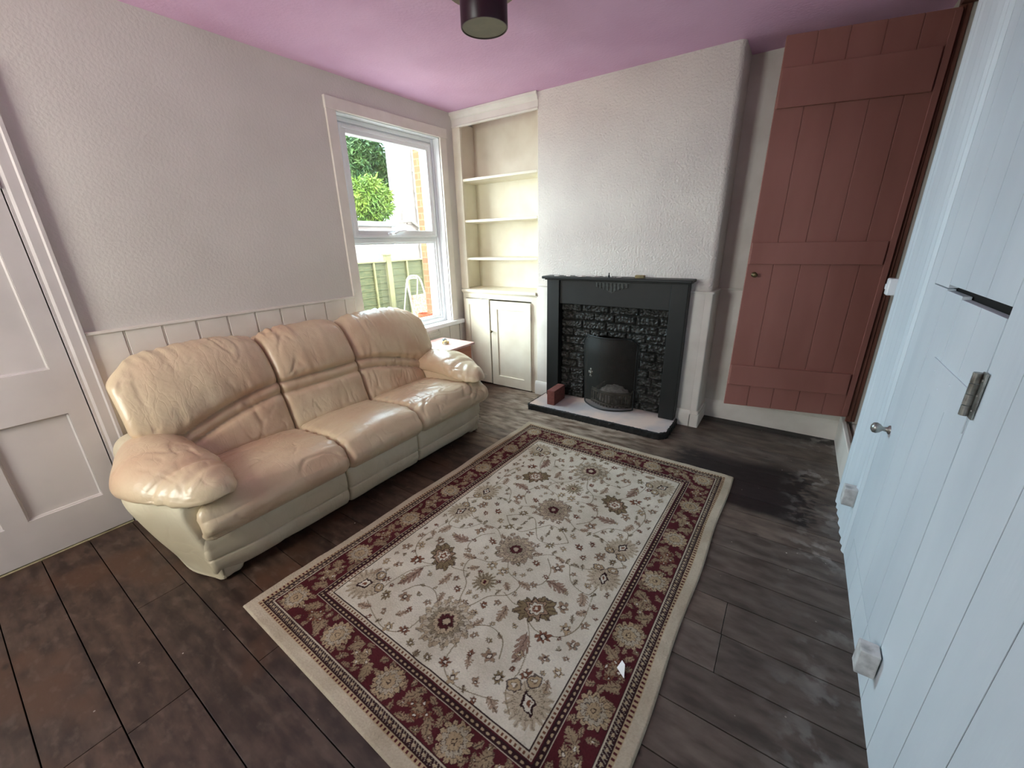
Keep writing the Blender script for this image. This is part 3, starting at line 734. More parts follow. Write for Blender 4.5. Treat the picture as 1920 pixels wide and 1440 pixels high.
def body(name, loop, stations, place, m, disp=None, rend=.03, parent=SO):
    """loop: closed 2D points; stations: positions along third axis in 0..len; rounded ends of radius rend"""
    n = len(loop); area = sum(loop[i][0] * loop[(i + 1) % n][1] - loop[(i + 1) % n][0] * loop[i][1] for i in range(n))
    sg_ = 1 if area > 0 else -1
    nor = []
    for i in range(n):
        a = Vector(loop[i - 1]); b = Vector(loop[(i + 1) % n]); t = (b - a).normalized(); nor.append(Vector((t.y, -t.x)) * sg_)
    lo, hi = stations[0], stations[-1]
    bm = NB(); rings = []
    for u in stations:
        d = min(u - lo, hi - u); ins = 0
        if d < rend: ins = rend * (1 - math.sqrt(max(0, 1 - ((rend - d) / rend) ** 2)))
        ring = []
        for i in range(n):
            p2 = Vector(loop[i]) - nor[i] * ins
            P = place(u, p2[0], p2[1])
            if disp:
                k = disp(u, P, i / n)
                if k: 
                    q = place(u, p2[0] + nor[i].x * .01, p2[1] + nor[i].y * .01)
                    P = P + (q - P).normalized() * k
            ring.append(bm.verts.new(P))
        rings.append(ring)
    fs = []
    for A, B in zip(rings, rings[1:]):
        for i in range(n): fs.append(bm.faces.new((A[i], A[(i + 1) % n], B[(i + 1) % n], B[i])))
    for R_ in (rings[0], rings[-1]):
        c = bm.verts.new(sum((v.co for v in R_), Vector()) / n)
        for i in range(n): fs.append(bm.faces.new((R_[i], R_[(i + 1) % n], c)))
    bmesh.ops.recalc_face_normals(bm, faces=fs)
    return obj(name, bm, m, parent, smooth=True)
def stns(a, b, n, r=.03):
    e = [0, .12, .3, .55, .8, 1]
    s = [a + r * t * .999 for t in e]; mid = [a + r + (b - a - 2 * r) * k / n for k in range(1, n)]; 
    return s + mid + [b - r * t * .999 for t in reversed(e)]
# --- backrests  (profile x,z)
bprof = catmull([(.50, .345), (.462, .46), (.43, .575), (.40, .67), (.345, .77), (.28, .845), (.20, .872), (.12, .855), (.075, .78), (.065, .6), (.075, .40), (.25, .31), (.44, .305)], 16)
SEC = [(-.765, -.253), (-.249, .249), (.253, .765)]
for k, (a, b) in enumerate(SEC):
    def place(u, x, z, a=a, b=b, k=k):
        t = (u - a) / (b - a); s = (.30 + .70 * sstep(.07, .30, x)) * sstep(.47, .60, z) * .150 - sstep(.79, .88, z) * .055
        y = u
        if k == 0: y = u - s * (1 - t) ** .8
        if k == 2: y = u + s * t ** .8
        return Vector((x, SY + y, z))
    def disp(u, P, i, a=a, b=b, k=k):
        y = P.y - SY; ay = abs(y)
        if P.x < .16 and P.z < .86: return 0
        zs = .640 if k == 1 else .645 - .125 * max(0, (ay - .25) / .52) ** 1.7
        h = P.z - zs
        t = (u - a) / (b - a); bul = 1 - abs(2 * t - 1) ** 3
        if P.x < .2: d_ = .012 * bul
        elif h > 0: d_ = -.018 + .050 * (1 - math.exp(-h / .014)) * (.6 + .4 * bul) + .012 * bul * sstep(0, .15, h)
        elif h > -.062: d_ = -.018 + .022 * math.sin(PI * (-h) / .062) ** .7
        else: d_ = -.018 + .042 * (1 - math.exp((h + .062) / .014)) * (.5 + .5 * bul) * (1 - .5 * sstep(.42, .34, P.z))
        # gathers fanning from the seam and from the top piping
        pk = math.sin(y * 95 + 3 * noise.noise(Vector((y * 6, P.z * 5, k)))) * noise.noise(Vector((y * 9, 2 * k, 1)))
        d_ += .010 * pk * math.exp(-abs(h - .02) / .05) + .012 * pk * sstep(.80, .88, P.z)
        return d_ + wrinkle(P, 1.2, (5, 14, 4.5), k * 3.3)
    body('backrest', bprof, stns(a, b, 76), place, LEATH, disp, .028)
# --- seat cushions
sprof = catmull([(.44, .30), (.45, .365), (.52, .392), (.66, .405), (.80, .415), (.90, .405), (.965, .365), (.985, .315), (.965, .27), (.915, .248), (.70, .24), (.50, .25)], 14)
for k, (a, b) in enumerate(SEC):
    a2, b2 = (a - .0, b) if k == 0 else ((a, b + .0) if k == 2 else (a, b))
    def place(u, x, z, a=a2, b=b2, k=k):
        t = (u - a) / (b - a); s = .135 * sstep(.80, .93, x)
        y = u
        if k == 0: y = u - s * (1 - t)
        if k == 2: y = u + s * t
        bul = (1 - abs(2 * t - 1) ** 2.5)
        return Vector((x, SY + y, z + (.022 * bul * sstep(.36, .40, z))))
    def disp(u, P, i, a=a2, b=b2, k=k):
        if P.z < .27: return 0
        e = math.exp(-min(u - a, b - u) / .035)
        pk = math.sin(P.x * 90 + 4 * noise.noise(Vector((P.x * 7, P.y * 7, k)))) * .006 * e
        return pk + wrinkle(P, 1.4 if k != 1 else .8, (12, 7, 6), 11 + k * 2.1)
    body('seat_cushion', sprof, stns(a2, b2, 76, .032), place, LEATH, disp, .032)
# --- front panels
pprof = catmull([(.70, .245), (.88, .248), (.915, .235), (.922, .18), (.918, .138), (.911, .128), (.917, .118), (.915, .08), (.885, .035), (.80, .022), (.70, .025)], 7)
for k, (a, b) in enumerate(((-.90, -.252), (-.248, .248), (.252, .90))):
    def disp(u, P, i): return wrinkle(P, 1.1, (4, 6, 8), 21) * (1 if P.z < .24 else 0)
    def place(u, x, z, k=k, a=a, b=b):
        y = u
        if k == 0 and z < .13: y = u + (.02 * (1 - z / .13)) * (1 - (u - a) / (b - a))
        if k == 2 and z < .13: y = u - (.02 * (1 - z / .13)) * ((u - a) / (b - a))
        return Vector((x - (.03 * sstep(.62, .9, abs(u)) ** 2 if k != 1 else 0), SY + y, z))
    body('front_panel', pprof, stns(a, b, 34, .02), place, LEATH2, disp, .02)
# --- side panels (loops in y,z lofted along x), mirrored
for s in (-1, 1):
    loop = catmull([(.775, .03), (.775, .25), (.775, .44), (.85, .50), (.96, .49), (1.02, .45), (1.035, .39), (1.015, .30), (.985, .20), (.95, .10), (.928, .03), (.92, .006), (.85, .006)], 6)
    def place(u, y, z, s=s):
        f = sstep(.60, .885, u); y2 = y - (y - .80) * .42 * f * f if y > .80 else y
        if y2 > .80: y2 -= (y2 - .80) * .40 * sstep(.62, .20, u) * sstep(.1, .4, z)
        zz = z - .03 * sstep(.7, .88, u) * sstep(.2, .45, z)
        return Vector((u, SY + s * y2, zz))
    body('side_panel', loop, stns(.06, .885, 26, .03), place, LEATH2, lambda u, P, i: wrinkle(P, .5, (4, 4, 4), 31), .03)
    # arm pillow
    loop = catmull([(.735, .49), (.75, .53), (.80, .565), (.88, .582), (.97, .568), (1.035, .525), (1.06, .475), (1.05, .435), (1.0, .425), (.90, .44), (.80, .44), (.745, .45)], 12)
    def place(u, y, z, s=s):
        f = sstep(.58, .99, u)                       # towards the front tip
        cyy = .86 - .04 * f
        y2 = cyy + (y - .89) * (1 - .50 * f ** 2.2) + .03 * (1 - f)
        if y2 > .85: y2 -= (y2 - .85) * .42 * sstep(.66, .28, u)
        e_ = max(0, (u - .90) / .085); sc_ = math.sqrt(max(0, 1 - min(1, e_) ** 2)) if e_ > 0 else 1.0
        e2 = max(0, (.34 - u) / .07); sc_ *= math.sqrt(max(.0, 1 - min(1, e2) ** 2)) if e2 > 0 else 1.0
        sc_ = max(.04, sc_); y2 = (cyy - .03 * f) + (y2 - (cyy - .03 * f)) * sc_; z = .49 + (z - .49) * sc_
        cz = .50; z2 = cz + (z - cz) * (1 - (.25 if z > cz else .6) * f) - .052 * f ** 1.3
        z2 += -.045 * sstep(.42, .27, u)
        return Vector((u, SY + s * y2, z2))
    def disp(u, P, i, s=s):
        d_ = wrinkle(P, 1.4, (7, 6, 5), 41 + s)
        d_ += -.012 * math.exp(-((u - (.80 + .12 * ((abs(P.y - SY)) - .9))) / .014) ** 2) * (1 if P.z > .45 else .4)
        d_ += .003 * math.sin(u * 90 + 40 * (P.y)) * sstep(.80, .86, u) * sstep(.97, .92, u)
        return d_
    body('arm_cushion', loop, stns(.27, .985, 60, .0005), place, LEATH, disp, .0005)
# inner arm cheeks
for s in (-1, 1):
    bm = NB(); box(bm, .10, .86, SY + s * .765 - .012, SY + s * .765 + .022, .10, .47, .01); obj('arm_core', bm, LEATH, SO, smooth=40)
bm = NB(); box(bm, .09, .88, SY - .80, SY + .80, .06, .28, .01); box(bm, .065, .16, SY - .80, SY + .80, .06, .80, .01); obj('frame', bm, LEATH2, SO)
for (x, y) in ((.16, -.75), (.16, .75), (.78, -.75), (.78, .75)):
    bm = NB(); lathe(bm, [(.022, 0), (.025, .06)], (x, SY + y, 0), n=14); obj('foot', bm, BLACKP, SO)

# ================================================================== RUG
def build_rug():
    RW, RL = 1.452, 2.078; st = .0023
    nx, ny = int(RW / st), int(RL / st)
    U, V = np.meshgrid(np.linspace(0, RW, nx + 1), np.linspace(0, RL, ny + 1), indexing='ij')
    C = lambda *c: np.array(lin(c))
    cream, field, burg, dark, tan, rust, olive, rose = C(178, 166, 146), C(196, 188, 172), C(76, 31, 35), C(48, 28, 30), C(160, 140, 112), C(112, 72, 54), C(122, 106, 80), C(142, 118, 98)
    img = np.empty(U.shape + (3,)); img[:] = cream
    du = np.minimum(U, RW - U); dv = np.minimum(V, RL - V); D = np.minimum(du, dv)
    S_ = np.where(du < dv, V, U)             # coordinate along the border
    def band(a, b, c): img[(D >= a) & (D < b)] = c
    def put(mask, c, region=None):
        region[mask] = c
    band(.040, .054, tan * 1.1); 
    m = (D >= .042) & (D < .052) & (np.sin(S_ * 2 * PI / .0165) > .25); img[m] = burg
    band(.054, .057, dark); band(.057, .080, dark * 1.1)
    m = (D >= .058) & (D < .079) & (((np.sin(S_ * 2 * PI / .021)) * .5 + np.cos((D - .0685) * 2 * PI / .023)) > .85); img[m] = tan
    m = (D >= .058) & (D < .079) & (np.sin(S_ * 2 * PI / .0105 + (D - .0685) * 300) > .82); img[m] = cream * .8
    band(.080, .0835, cream); band(.0835, .086, dark)
    band(.086, .198, burg)
    band(.198, .201, cream); band(.201, .222, dark * 1.1)
    m = (D >= .202) & (D < .221) & (((np.sin(S_ * 2 * PI / .020)) * .5 + np.cos((D - .2115) * 2 * PI / .021)) > .85); img[m] = tan
    band(.222, .226, burg); band(.226, .243, cream * 1.02)
    m = (D >= .230) & (D < .239) & (np.sin(S_ * 2 * PI / .0155) > .2); img[m] = rust * .8
    band(.243, .2485, dark)
    FM = D >= .2485; img[FM] = field
    wr_ = np.random.default_rng(9)
    def smooth_field(nu, nv):
        a = wr_.normal(0, 1, (nu + 2, nv + 2)); fx = np.linspace(0, nu, nx + 1); fy = np.linspace(0, nv, ny + 1)
        ix, iy = np.minimum(fx.astype(int), nu - 1), np.minimum(fy.astype(int), nv - 1); fx = fx - ix; fy = fy - iy; fx = fx * fx * (3 - 2 * fx); fy = fy * fy * (3 - 2 * fy)
        return a[ix][:, iy] * (1 - fx)[:, None] * (1 - fy) + a[ix + 1][:, iy] * fx[:, None] * (1 - fy) + a[ix][:, iy + 1] * (1 - fx)[:, None] * fy + a[ix + 1][:, iy + 1] * fx[:, None] * fy
    WU = .0022 * smooth_field(150, 210) + .0012 * smooth_field(300, 420); WV = .0022 * smooth_field(150, 210) + .0012 * smooth_field(300, 420)
    # ---- drawing tools on a local window
    def win(cu, cv, R):
        i0, i1 = max(0, int((cu - R) / st)), min(nx + 1, int((cu + R) / st) + 2)
        j0, j1 = max(0, int((cv - R) / st)), min(ny + 1, int((cv + R) / st) + 2)
        return slice(i0, i1), slice(j0, j1)
    def loc(cu, cv, R, ang, flip=1):
        w_ = win(cu, cv, R * 1.5); x = U[w_] - cu + WU[w_]; y = V[w_] - cv + WV[w_]
        c, s = math.cos(ang), math.sin(ang)
        return w_, (x * c + y * s) * flip, -x * s + y * c
    def blend(w_, m, c, a=1.0, lim=None):
        sub = img[w_]
        if lim is not None: m = m & lim[w_]
        sub[m] = sub[m] * (1 - a) + c * a
    def rosette(cu, cv, R, n=12, cols=None, lim=None, ang=0., ol=.0026):
        cols = cols or (tan, rose, olive, cream, burg)
        cols = [c_ * .8 + field * .25 for c_ in cols[:4]] + [cols[4]]
        w_, x, y = loc(cu, cv, R, ang); r = np.hypot(x, y); th = np.arctan2(y, x)
        rad = R; first = True
        for k, (f, nn) in enumerate(((1, n), (.84, n + 2), (.67, n), (.50, n - 2), (.33, 9), (.17, 7))):
            ph = (k % 2) * .5
            b = rad * f * (1 - .20 * (1 - np.abs(np.cos(nn * th / 2 + ph * PI))) ** 1 + .04 * np.sin(nn * 2 * th))
            blend(w_, r < b, dark, .75 if k < 5 else 1, lim); blend(w_, r < b - ol, cols[k % 5] * (.9 + .1 * (k % 2)), .95, lim)
            blend(w_, (r < b - ol) & (r > b * .55) & (np.abs(np.sin(nn * th / 2 + ph * PI)) < .16), dark, .45, lim)
    def sunf(cu, cv, R, n=14, c=None, lim=None):
        w_, x, y = loc(cu, cv, R, 0); r = np.hypot(x, y); th = np.arctan2(y, x)
        b = R * (.55 + .45 * np.abs(np.cos(n * th / 2)) ** 1.6)
        blend(w_, r < b, c if c is not None else olive, .85, lim); blend(w_, (r < b * .8) & (np.abs(np.cos(n * th / 2)) > .93), dark, .4, lim)
        blend(w_, r < R * .36, dark, .8, lim); blend(w_, r < R * .30, tan, 1, lim); blend(w_, r < R * .13, burg, 1, lim)
    def palmette(cu, cv, R, ang, lim=None, flip=1):
        w_, x, y = loc(cu, cv, R, ang, flip); r = np.hypot(x, y * .92); th = np.arctan2(x, y)
        b = R * (.80 + .10 * np.cos(11 * th) + .16 * np.cos(th * 2) - .06 * np.cos(th)) 
        blend(w_, r < b, dark, .9, lim); blend(w_, r < b - .0035, olive, .95, lim)
        blend(w_, (r < b - .004) & (r > b * .62) & (np.sin(th * 22) > .55), dark, .6, lim)
        b2 = R * (.50 + .08 * np.cos(7 * th)); yy = y + R * .12; r2 = np.hypot(x, yy)
        blend(w_, r2 < b2 + .004, dark, 1, lim); blend(w_, r2 < b2, rose, 1, lim)
        blend(w_, r2 < b2 * .75, dark, 1, lim); blend(w_, r2 < b2 * .68, field, 1, lim); blend(w_, (r2 < b2 * .42), rust, 1, lim); blend(w_, (r2 < b2 * .2), field, 1, lim)
    def bell(cu, cv, R, ang, lim=None, flip=1):
        w_, x, y = loc(cu, cv, R, ang, flip); r = np.hypot(x, y); th = np.arctan2(x, y)
        b = R * (.74 + .26 * np.abs(np.cos(th * 9))) * np.where(np.abs(th) < 2.3, 1, .75)
        blend(w_, r < b, tan * .92, .62, lim); blend(w_, (r < b) & (r > R * .35) & (np.abs(np.sin(th * 9)) < .28), dark, .4, lim)
        blend(w_, (np.abs(r - b * .66) < .0013), olive * .7, .8, lim)
        d = np.abs(x) / .34 + np.abs(y - R * .05) / .55
        blend(w_, d < R * .92, dark, 1, lim); blend(w_, d < R * .62, field, 1, lim); blend(w_, d < R * .3, rust, 1, lim)
        for sx in (-1, 1):
            rr = np.hypot((x - sx * R * .42) / 1.3, y + R * .72); blend(w_, rr < R * .27, dark, .85, lim); blend(w_, rr < R * .21, tan, 1, lim); blend(w_, rr < R * .12, dark, .6, lim); blend(w_, rr < R * .08, field, 1, lim)
    def plume(cu, cv, L_, ang, lim=None, c=None, flip=1, wd=.24):
        c = rust if c is None else c
        w_, x, y = loc(cu, cv, L_ * .6, ang, flip); t = y / L_ + .5
        cx_ = .06 * L_ * np.sin(t * 3)
        hw = L_ * wd * np.sin(np.clip(t, 0, 1) * PI) ** .7 * (.30 + .70 * np.abs(np.sin(t * PI * 5 - np.abs(x - cx_) * 160)) ** .8)
        m_ = (t > 0) & (t < 1) & (np.abs(x - cx_) < hw)
        blend(w_, m_, c, .78, lim); blend(w_, (t > 0) & (t < 1) & (np.abs(x - cx_) < .0015), dark, .75, lim)
        blend(w_, m_ & (np.abs(x - cx_) > hw - .0018), dark, .35, lim)
    def small(cu, cv, R, kind, lim=None, ang=0):
        w_, x, y = loc(cu, cv, R, ang); r = np.hypot(x, y); th = np.arctan2(y, x)
        n = (5, 7, 6, 8)[kind % 4]; c = (rose, rust, tan, olive)[kind % 4]
        R = R * 1.18; b = R * (.70 + .22 * np.cos(n * th) + .12 * np.cos(2 * th + R * 900))
        blend(w_, r < b + .0022, dark, .75, lim); blend(w_, r < b, c, .95, lim); blend(w_, r < R * .38, dark, .9, lim); blend(w_, r < R * .24, field, 1, lim)
    def vine(pts, lim=None, wd=.0013, c=None):
        c = olive * .75 if c is None else c
        P = catmull([tuple(p) for p in pts], 60, closed=False)
        for x, y in P:
            i, j = int(round(x / st)), int(round(y / st)); 
            if 0 < i < nx - 1 and 0 < j < ny - 1 and (lim is None or lim[i, j]):
                img[i, j] = img[i, j] * .25 + c * .75; img[i + 1, j] = img[i + 1, j] * .6 + c * .4
    mu, mv = RW / 2, 1.039
    mirr = [(1, 1), (-1, 1), (1, -1), (-1, -1)]
    V_ = [[(0, .23), (.05, .30), (.13, .33), (.12, .40), (.06, .45), (.03, .52), (.0, .56)], [(.06, .62), (.11, .57), (.16, .55), (.22, .57), (.25, .63)],
          [(.245, .45), (.30, .47), (.37, .45), (.41, .40), (.42, .33), (.40, .20)], [(.245, .45), (.30, .52), (.33, .62), (.33, .70), (.38, .75)],
          [(.08, .17), (.16, .11), (.25, .12), (.33, .10)], [(.25, .12), (.30, .20), (.38, .22), (.40, .17)], [(.09, .66), (.10, .74), (.16, .78), (.24, .77), (.33, .74)],
          [(.13, .33), (.20, .28), (.20, .20), (.15, .14)], [(0, 0), (.05, .06), (.12, .05), (.18, .0)], [(.33, .1), (.42, .03), (.45, .0)], [(.10, .40), (.17, .42), (.19, .38)]]
    for sx, sy in mirr:
        for v_ in V_: vine([(mu + sx * a, mv + sy * b) for a, b in v_], FM)
    smalls = [(.217, .643, .024, 0), (.333, .327, .023, 0), (.333, .478, .026, 1), (.385, .403, .02, 2), (.437, .354, .015, 0), (.435, .445, .02, 0), (.104, .744, .018, 1),
              (.356, .625, .016, 1), (.288, .682, .02, 3), (.378, .543, .017, 0), (.164, .768, .018, 2), (.217, .165, .026, 0), (.123, .192, .018, 1), (.117, .064, .02, 3), (.03, .313, .022, 2),
              (.07, .493, .014, 1), (.11, .455, .013, 0), (.157, .673, .012, 1), (.122, .61, .014, 0), (.34, .01, .02, 0), (.235, .0, .018, 1), (.365, .18, .014, 2), (.0, .525, .013, 0), (.44, .56, .016, 2), (.43, .26, .012, 1),
              (.18, .30, .015, 0), (.06, .24, .012, 3), (.29, .16, .012, 0), (.30, .58, .013, 2), (.045, .765, .014, 3), (.235, .735, .012, 0), (.18, .05, .015, 2), (.28, .05, .014, 1), (.07, .10, .012, 0), (.20, .235, .011, 1), (.40, .0, .014, 3), (.05, .37, .010, 1), (.30, .40, .010, 1), (.44, .50, .009, 0), (.18, .60, .010, 3), (.0, .05, .014, 0), (.31, .26, .010, 2), (.45, .18, .011, 0), (.06, .54, .010, 2)]
    plumes = [(.285, .555, .13, .15, .22), (.263, .257, .11, 1.45, .25), (.150, .482, .08, .1, .25), (.375, .255, .075, .3, .3), (.149, .326, .07, 1.35, .26), (.10, .56, .05, -.4, .3), (.09, .37, .05, .9, .3), (.40, .31, .05, -.7, .3), (.20, .12, .05, 1.2, .3), (.32, .76, .06, 1.2, .3), (.17, .70, .05, .6, .3), (.43, .62, .05, .2, .3), (.10, .14, .045, -1.0, .3)]
    rs = random.Random(21); extra = []
    occ = [(a, b, R + .012) for a, b, R, _k in smalls] + [(a, b, L_ * .45) for a, b, L_, _a, _w in plumes] + [(.243, .397, .085), (.408, .69, .085), (.402, .105, .08), (0, .631, .115), (0, .174, .10), (0, .402, .06)]
    for _ in range(900):
        a, b = rs.uniform(.0, .46), rs.uniform(.0, .79)
        if all(math.hypot(a - o[0], b - o[1]) > o[2] + .016 for o in occ): extra.append((a, b, rs.uniform(.007, .011), rs.randrange(4))); occ.append((a, b, .014))
    for sx, sy in mirr:
        for a, b, R, kd in extra:
            if kd < 2: small(mu + sx * a, mv + sy * b, R, kd + 1, FM, a * 40)
            else: plume(mu + sx * a, mv + sy * b, R * 3.6, a * 40 * sx, FM, olive, wd=.3)
        for a, b, L_, an, wd in plumes: plume(mu + sx * a, mv + sy * b, L_, an * sx * sy * -1, FM, rust if L_ > .1 else (rust * .6 + tan * .4), wd=wd)
        for a, b, R, kd in smalls: small(mu + sx * a, mv + sy * b, R, kd, FM, a * 30)
        palmette(mu + sx * .243, mv + sy * .397, .078, (.9 if sy > 0 else PI - .9) * sx, FM)
        bell(mu + sx * .408, mv + sy * .69, .08, -sx * (.8 if sy > 0 else PI - .8), FM); bell(mu + sx * .402, mv + sy * .105, .072, -sx * (.25 if sy > 0 else PI - .25), FM)
    for sy in (1, -1):
        rosette(mu, mv + sy * .631, .108, 14, (tan, cream * .9, olive, tan, burg), FM); rosette(mu, mv + sy * .174, .095, 12, (rose, tan, rose, olive, burg), FM)
        sunf(mu, mv + sy * .402, .056, 16, None, FM)
    # border flowers
    BM = (D >= .088) & (D < .196)
    def border_side(horiz, fixed, length, n):
        step = (length - 2 * .142) / (n - 1)
        for i in range(n):
            s = .142 + step * i
            if i < n - 1:
                for q, off, an in ((.33, -.018, .6), (.67, .018, -.6), (.5, .0, 1.57)):
                    a, b = s + step * q, fixed + off; u, v = (a, b) if horiz else (b, a)
                    plume(u, v, .062 if abs(off) < .03 else .042, an + (0 if horiz else PI / 2), BM, tan * .85, wd=.36)
                for q, off in ((.5, .02), (.5, -.022), (.4, .0), (.6, 0)):
                    a, b = s + step * q, fixed + off; u, v = (a, b) if horiz else (b, a)
                    small(u, v, .013, 1 + (i % 2), BM)
            u, v = (s, fixed) if horiz else (fixed, s)
            w_, x, y = loc(u, v, .05, 0); r = np.hypot(x, y); th = np.arctan2(y, x)
            for k, (R, nn) in enumerate(((.056, 14), (.041, 12), (.026, 10))):
                b = R * (.72 + .28 * np.abs(np.cos(nn * th / 2 + k)) ** .8)
                blend(w_, r < b + .0022, dark, .85, BM); blend(w_, r < b, (tan, cream * .82, tan)[k], 1, BM)
                blend(w_, (r < b) & (r > b * .55) & (np.abs(np.sin(nn * th / 2 + k)) < .13), dark, .6, BM)
            blend(w_, r < .009, dark, .9, BM); blend(w_, r < .006, tan, 1, BM)
    rb = random.Random(4); placed = []
    for _ in range(5200):
        side = rb.random(); off = rb.uniform(.094, .190)
        if side < .2: a, b = rb.uniform(.09, RW - .09), off
        elif side < .4: a, b = rb.uniform(.09, RW - .09), RL - off
        elif side < .7: a, b = off, rb.uniform(.09, RL - .09)
        else: a, b = RW - off, rb.uniform(.09, RL - .09)
        if all(abs(a - q[0]) + abs(b - q[1]) > .040 for q in placed):
            placed.append((a, b)); an = rb.uniform(0, 6.28)
            plume(a, b, rb.uniform(.034, .046), an, BM, tan * rb.uniform(.75, 1.0), wd=.30)
            if rb.random() < .3: small(a, b, .0065, rb.randrange(4), BM)
    border_side(True, .142, RW, 5); border_side(True, RL - .142, RW, 5); border_side(False, .142, RL, 7); border_side(False, RW - .142, RL, 7)
    # pile speckle and soiling
    rng_ = np.random.default_rng(3)
    sp = rng_.normal(1, .07, U.shape); sp = (sp + np.roll(sp, 1, 0) + np.roll(sp, 1, 1)) / 3
    img *= sp[..., None]
    so = rng_.normal(0, 1, (24, 34)); from_x = np.linspace(0, 22.99, nx + 1); from_y = np.linspace(0, 32.99, ny + 1)
    ix, iy = from_x.astype(int), from_y.astype(int); fx, fy = from_x - ix, from_y - iy; fx = fx * fx * (3 - 2 * fx); fy = fy * fy * (3 - 2 * fy)
    s4 = so[ix][:, iy] * (1 - fx)[:, None] * (1 - fy) + so[ix + 1][:, iy] * fx[:, None] * (1 - fy) + so[ix][:, iy + 1] * (1 - fx)[:, None] * fy + so[ix + 1][:, iy + 1] * fx[:, None] * fy
    img *= (1 + .035 * s4)[..., None]
    img = np.clip(img, 0, 1)
    # mesh
    Z = .010 + rng_.normal(0, .0006, U.shape) + .0012 * s4
    e = np.minimum(D / .006, 1); Z = Z * (.15 + .85 * np.sqrt(e))
    wob = .004 * np.sin(V * 9) * (du < .05)
    co = np.stack([U + wob, -V, Z], -1).reshape(-1, 3)
    idx = np.arange((nx + 1) * (ny + 1)).reshape(nx + 1, ny + 1)
    q = np.stack([idx[:-1, 1:], idx[1:, 1:], idx[1:, :-1], idx[:-1, :-1]], -1).reshape(-1)
    me = bpy.data.meshes.new('rug'); nf = nx * ny
    me.vertices.add(len(co)); me.vertices.foreach_set('co', co.reshape(-1).astype(np.float32))
    me.loops.add(nf * 4); me.loops.foreach_set('vertex_index', q.astype(np.int32))
    me.polygons.add(nf); me.polygons.foreach_set('loop_start', np.arange(0, nf * 4, 4, dtype=np.int32))
    me.update(calc_edges=True)
    ca = me.color_attributes.new('weave', 'FLOAT_COLOR', 'POINT')
    rgba = np.ones((len(co), 4), np.float32); rgba[:, :3] = img.reshape(-1, 3); ca.data.foreach_set('color', rgba.reshape(-1))
    me.polygons.foreach_set('use_smooth', np.ones(nf, bool))
    o = bpy.data.objects.new('rug', me); COL.objects.link(o)
    me.materials.append(mat('woven_wool_pile', (255, 255, 255), .95, (235, 232, 228), 6, attr='weave', bump=.3, bscale=300, bdist=.002, spec=.1))
    o.location = (1.1337, -.5968, .0005); o.rotation_euler = (0, 0, -.0219)
    return tag(o, 'cream and burgundy floral patterned rug on the dark floorboards', 'rug')
build_rug()
# scrap of white paper on the rug
bm = NB(); P0 = Vector((2.42, -2.10, .014))
vs = [bm.verts.new(P0 + Vector(v)) for v in ((0, 0, 0), (.032, -.022, 0), (.022, .012, .016), (.006, .032, .002))]
vb = [bm.verts.new(v.co + Vector((0, 0, .0008))) for v in vs]
bm.faces.new(vs[::-1]); bm.faces.new(vb)
for i in range(4): bm.faces.new((vs[i], vs[(i + 1) % 4], vb[(i + 1) % 4], vb[i]))
tag(obj('paper_scrap', bm, mat('white_paper', (240, 240, 240), .8), origin=P0), 'folded scrap of white paper lying on the right border of the rug', 'paper')

# ================================================================== OUTSIDE
GRM = mat('pale_concrete_yard', (130, 124, 112), .9, (104, 98, 88), 3, bump=.3)
bm = NB(); box(bm, -30, -.25, -14, 26, -.2, -.02); obj('ground', bm, GRM, kind='structure')
FW = mat('weathered_green_fence', (40, 48, 28), .85, (58, 60, 38), 8, (1, 1, 6), bump=.4, bscale=20)
FC = mat('pale_fence_timber', (88, 88, 60), .8, (70, 72, 48), 8, bump=.3)
FX = -3.3
FN = thing('garden_fence', (FX, 1.8, 0), 'weathered overlap panel fence with pale posts seen through the window', 'fence')
for k in range(5):
    y0 = -2.0 + k * 1.93 - .05 + .0; bm = NB()
    for j in range(9):
        z = .02 + j * .115
        box(bm, FX - .012, FX + .008, y0 + .06, y0 + 1.87, z, z + .125, .002, Matrix.Translation((0, 0, 0)))
        box(bm, FX + .0 - .0, FX + .016, y0 + .06, y0 + 1.87, z, z + .02, .001)
    obj('panel', bm, FW, FN)
    bm = NB()
    for q in (.35, .75, 1.15, 1.55): box(bm, FX + .014, FX + .045, y0 + .05 + q, y0 + .085 + q, .0, 1.06, .003)
    box(bm, FX - .02, FX + .05, y0 + .05, y0 + 1.88, 1.06, 1.085, .003)
    obj('batten', bm, FC, FN)
    bm = NB(); box(bm, FX - .04, FX + .06, y0 - .05, y0 + .05, -.02, 1.17, .004); box(bm, FX - .055, FX + .075, y0 - .065, y0 + .065, 1.17, 1.20, .006)
    obj('post', bm, FC, FN)
# brick return of the house
def brick_mat():
    m = bpy.data.materials.new('orange_brickwork'); m.use_nodes = True; nt = m.node_tree; b = nt.nodes['Principled BSDF']
    t = nt.nodes.new('ShaderNodeTexBrick'); tc = nt.nodes.new('ShaderNodeTexCoord'); mp = nt.nodes.new('ShaderNodeMapping'); mp.inputs['Rotation'].default_value = (PI / 2, 0, 0)
    nt.links.new(tc.outputs['Object'], mp.inputs[0]); nt.links.new(mp.outputs[0], t.inputs[0])
    t.inputs['Color1'].default_value = (*lin((96, 50, 26)), 1); t.inputs['Color2'].default_value = (*lin((108, 64, 34)), 1); t.inputs['Mortar'].default_value = (*lin((96, 78, 58)), 1)
    t.inputs['Scale'].default_value = 1; t.inputs['Mortar Size'].default_value = .006; t.inputs['Brick Width'].default_value = .22; t.inputs['Row Height'].default_value = .074
    nt.links.new(t.outputs[0], b.inputs['Base Color']); b.inputs['Roughness'].default_value = .9
    return m
bm = NB(); box(bm, -1.3, -.25, .75, 1.1, -.02, 4.5)
tag(obj('brick_wall', bm, brick_mat(), origin=(-.8, .9, 0)), 'orange brick wall of the house standing just outside the window', 'wall')
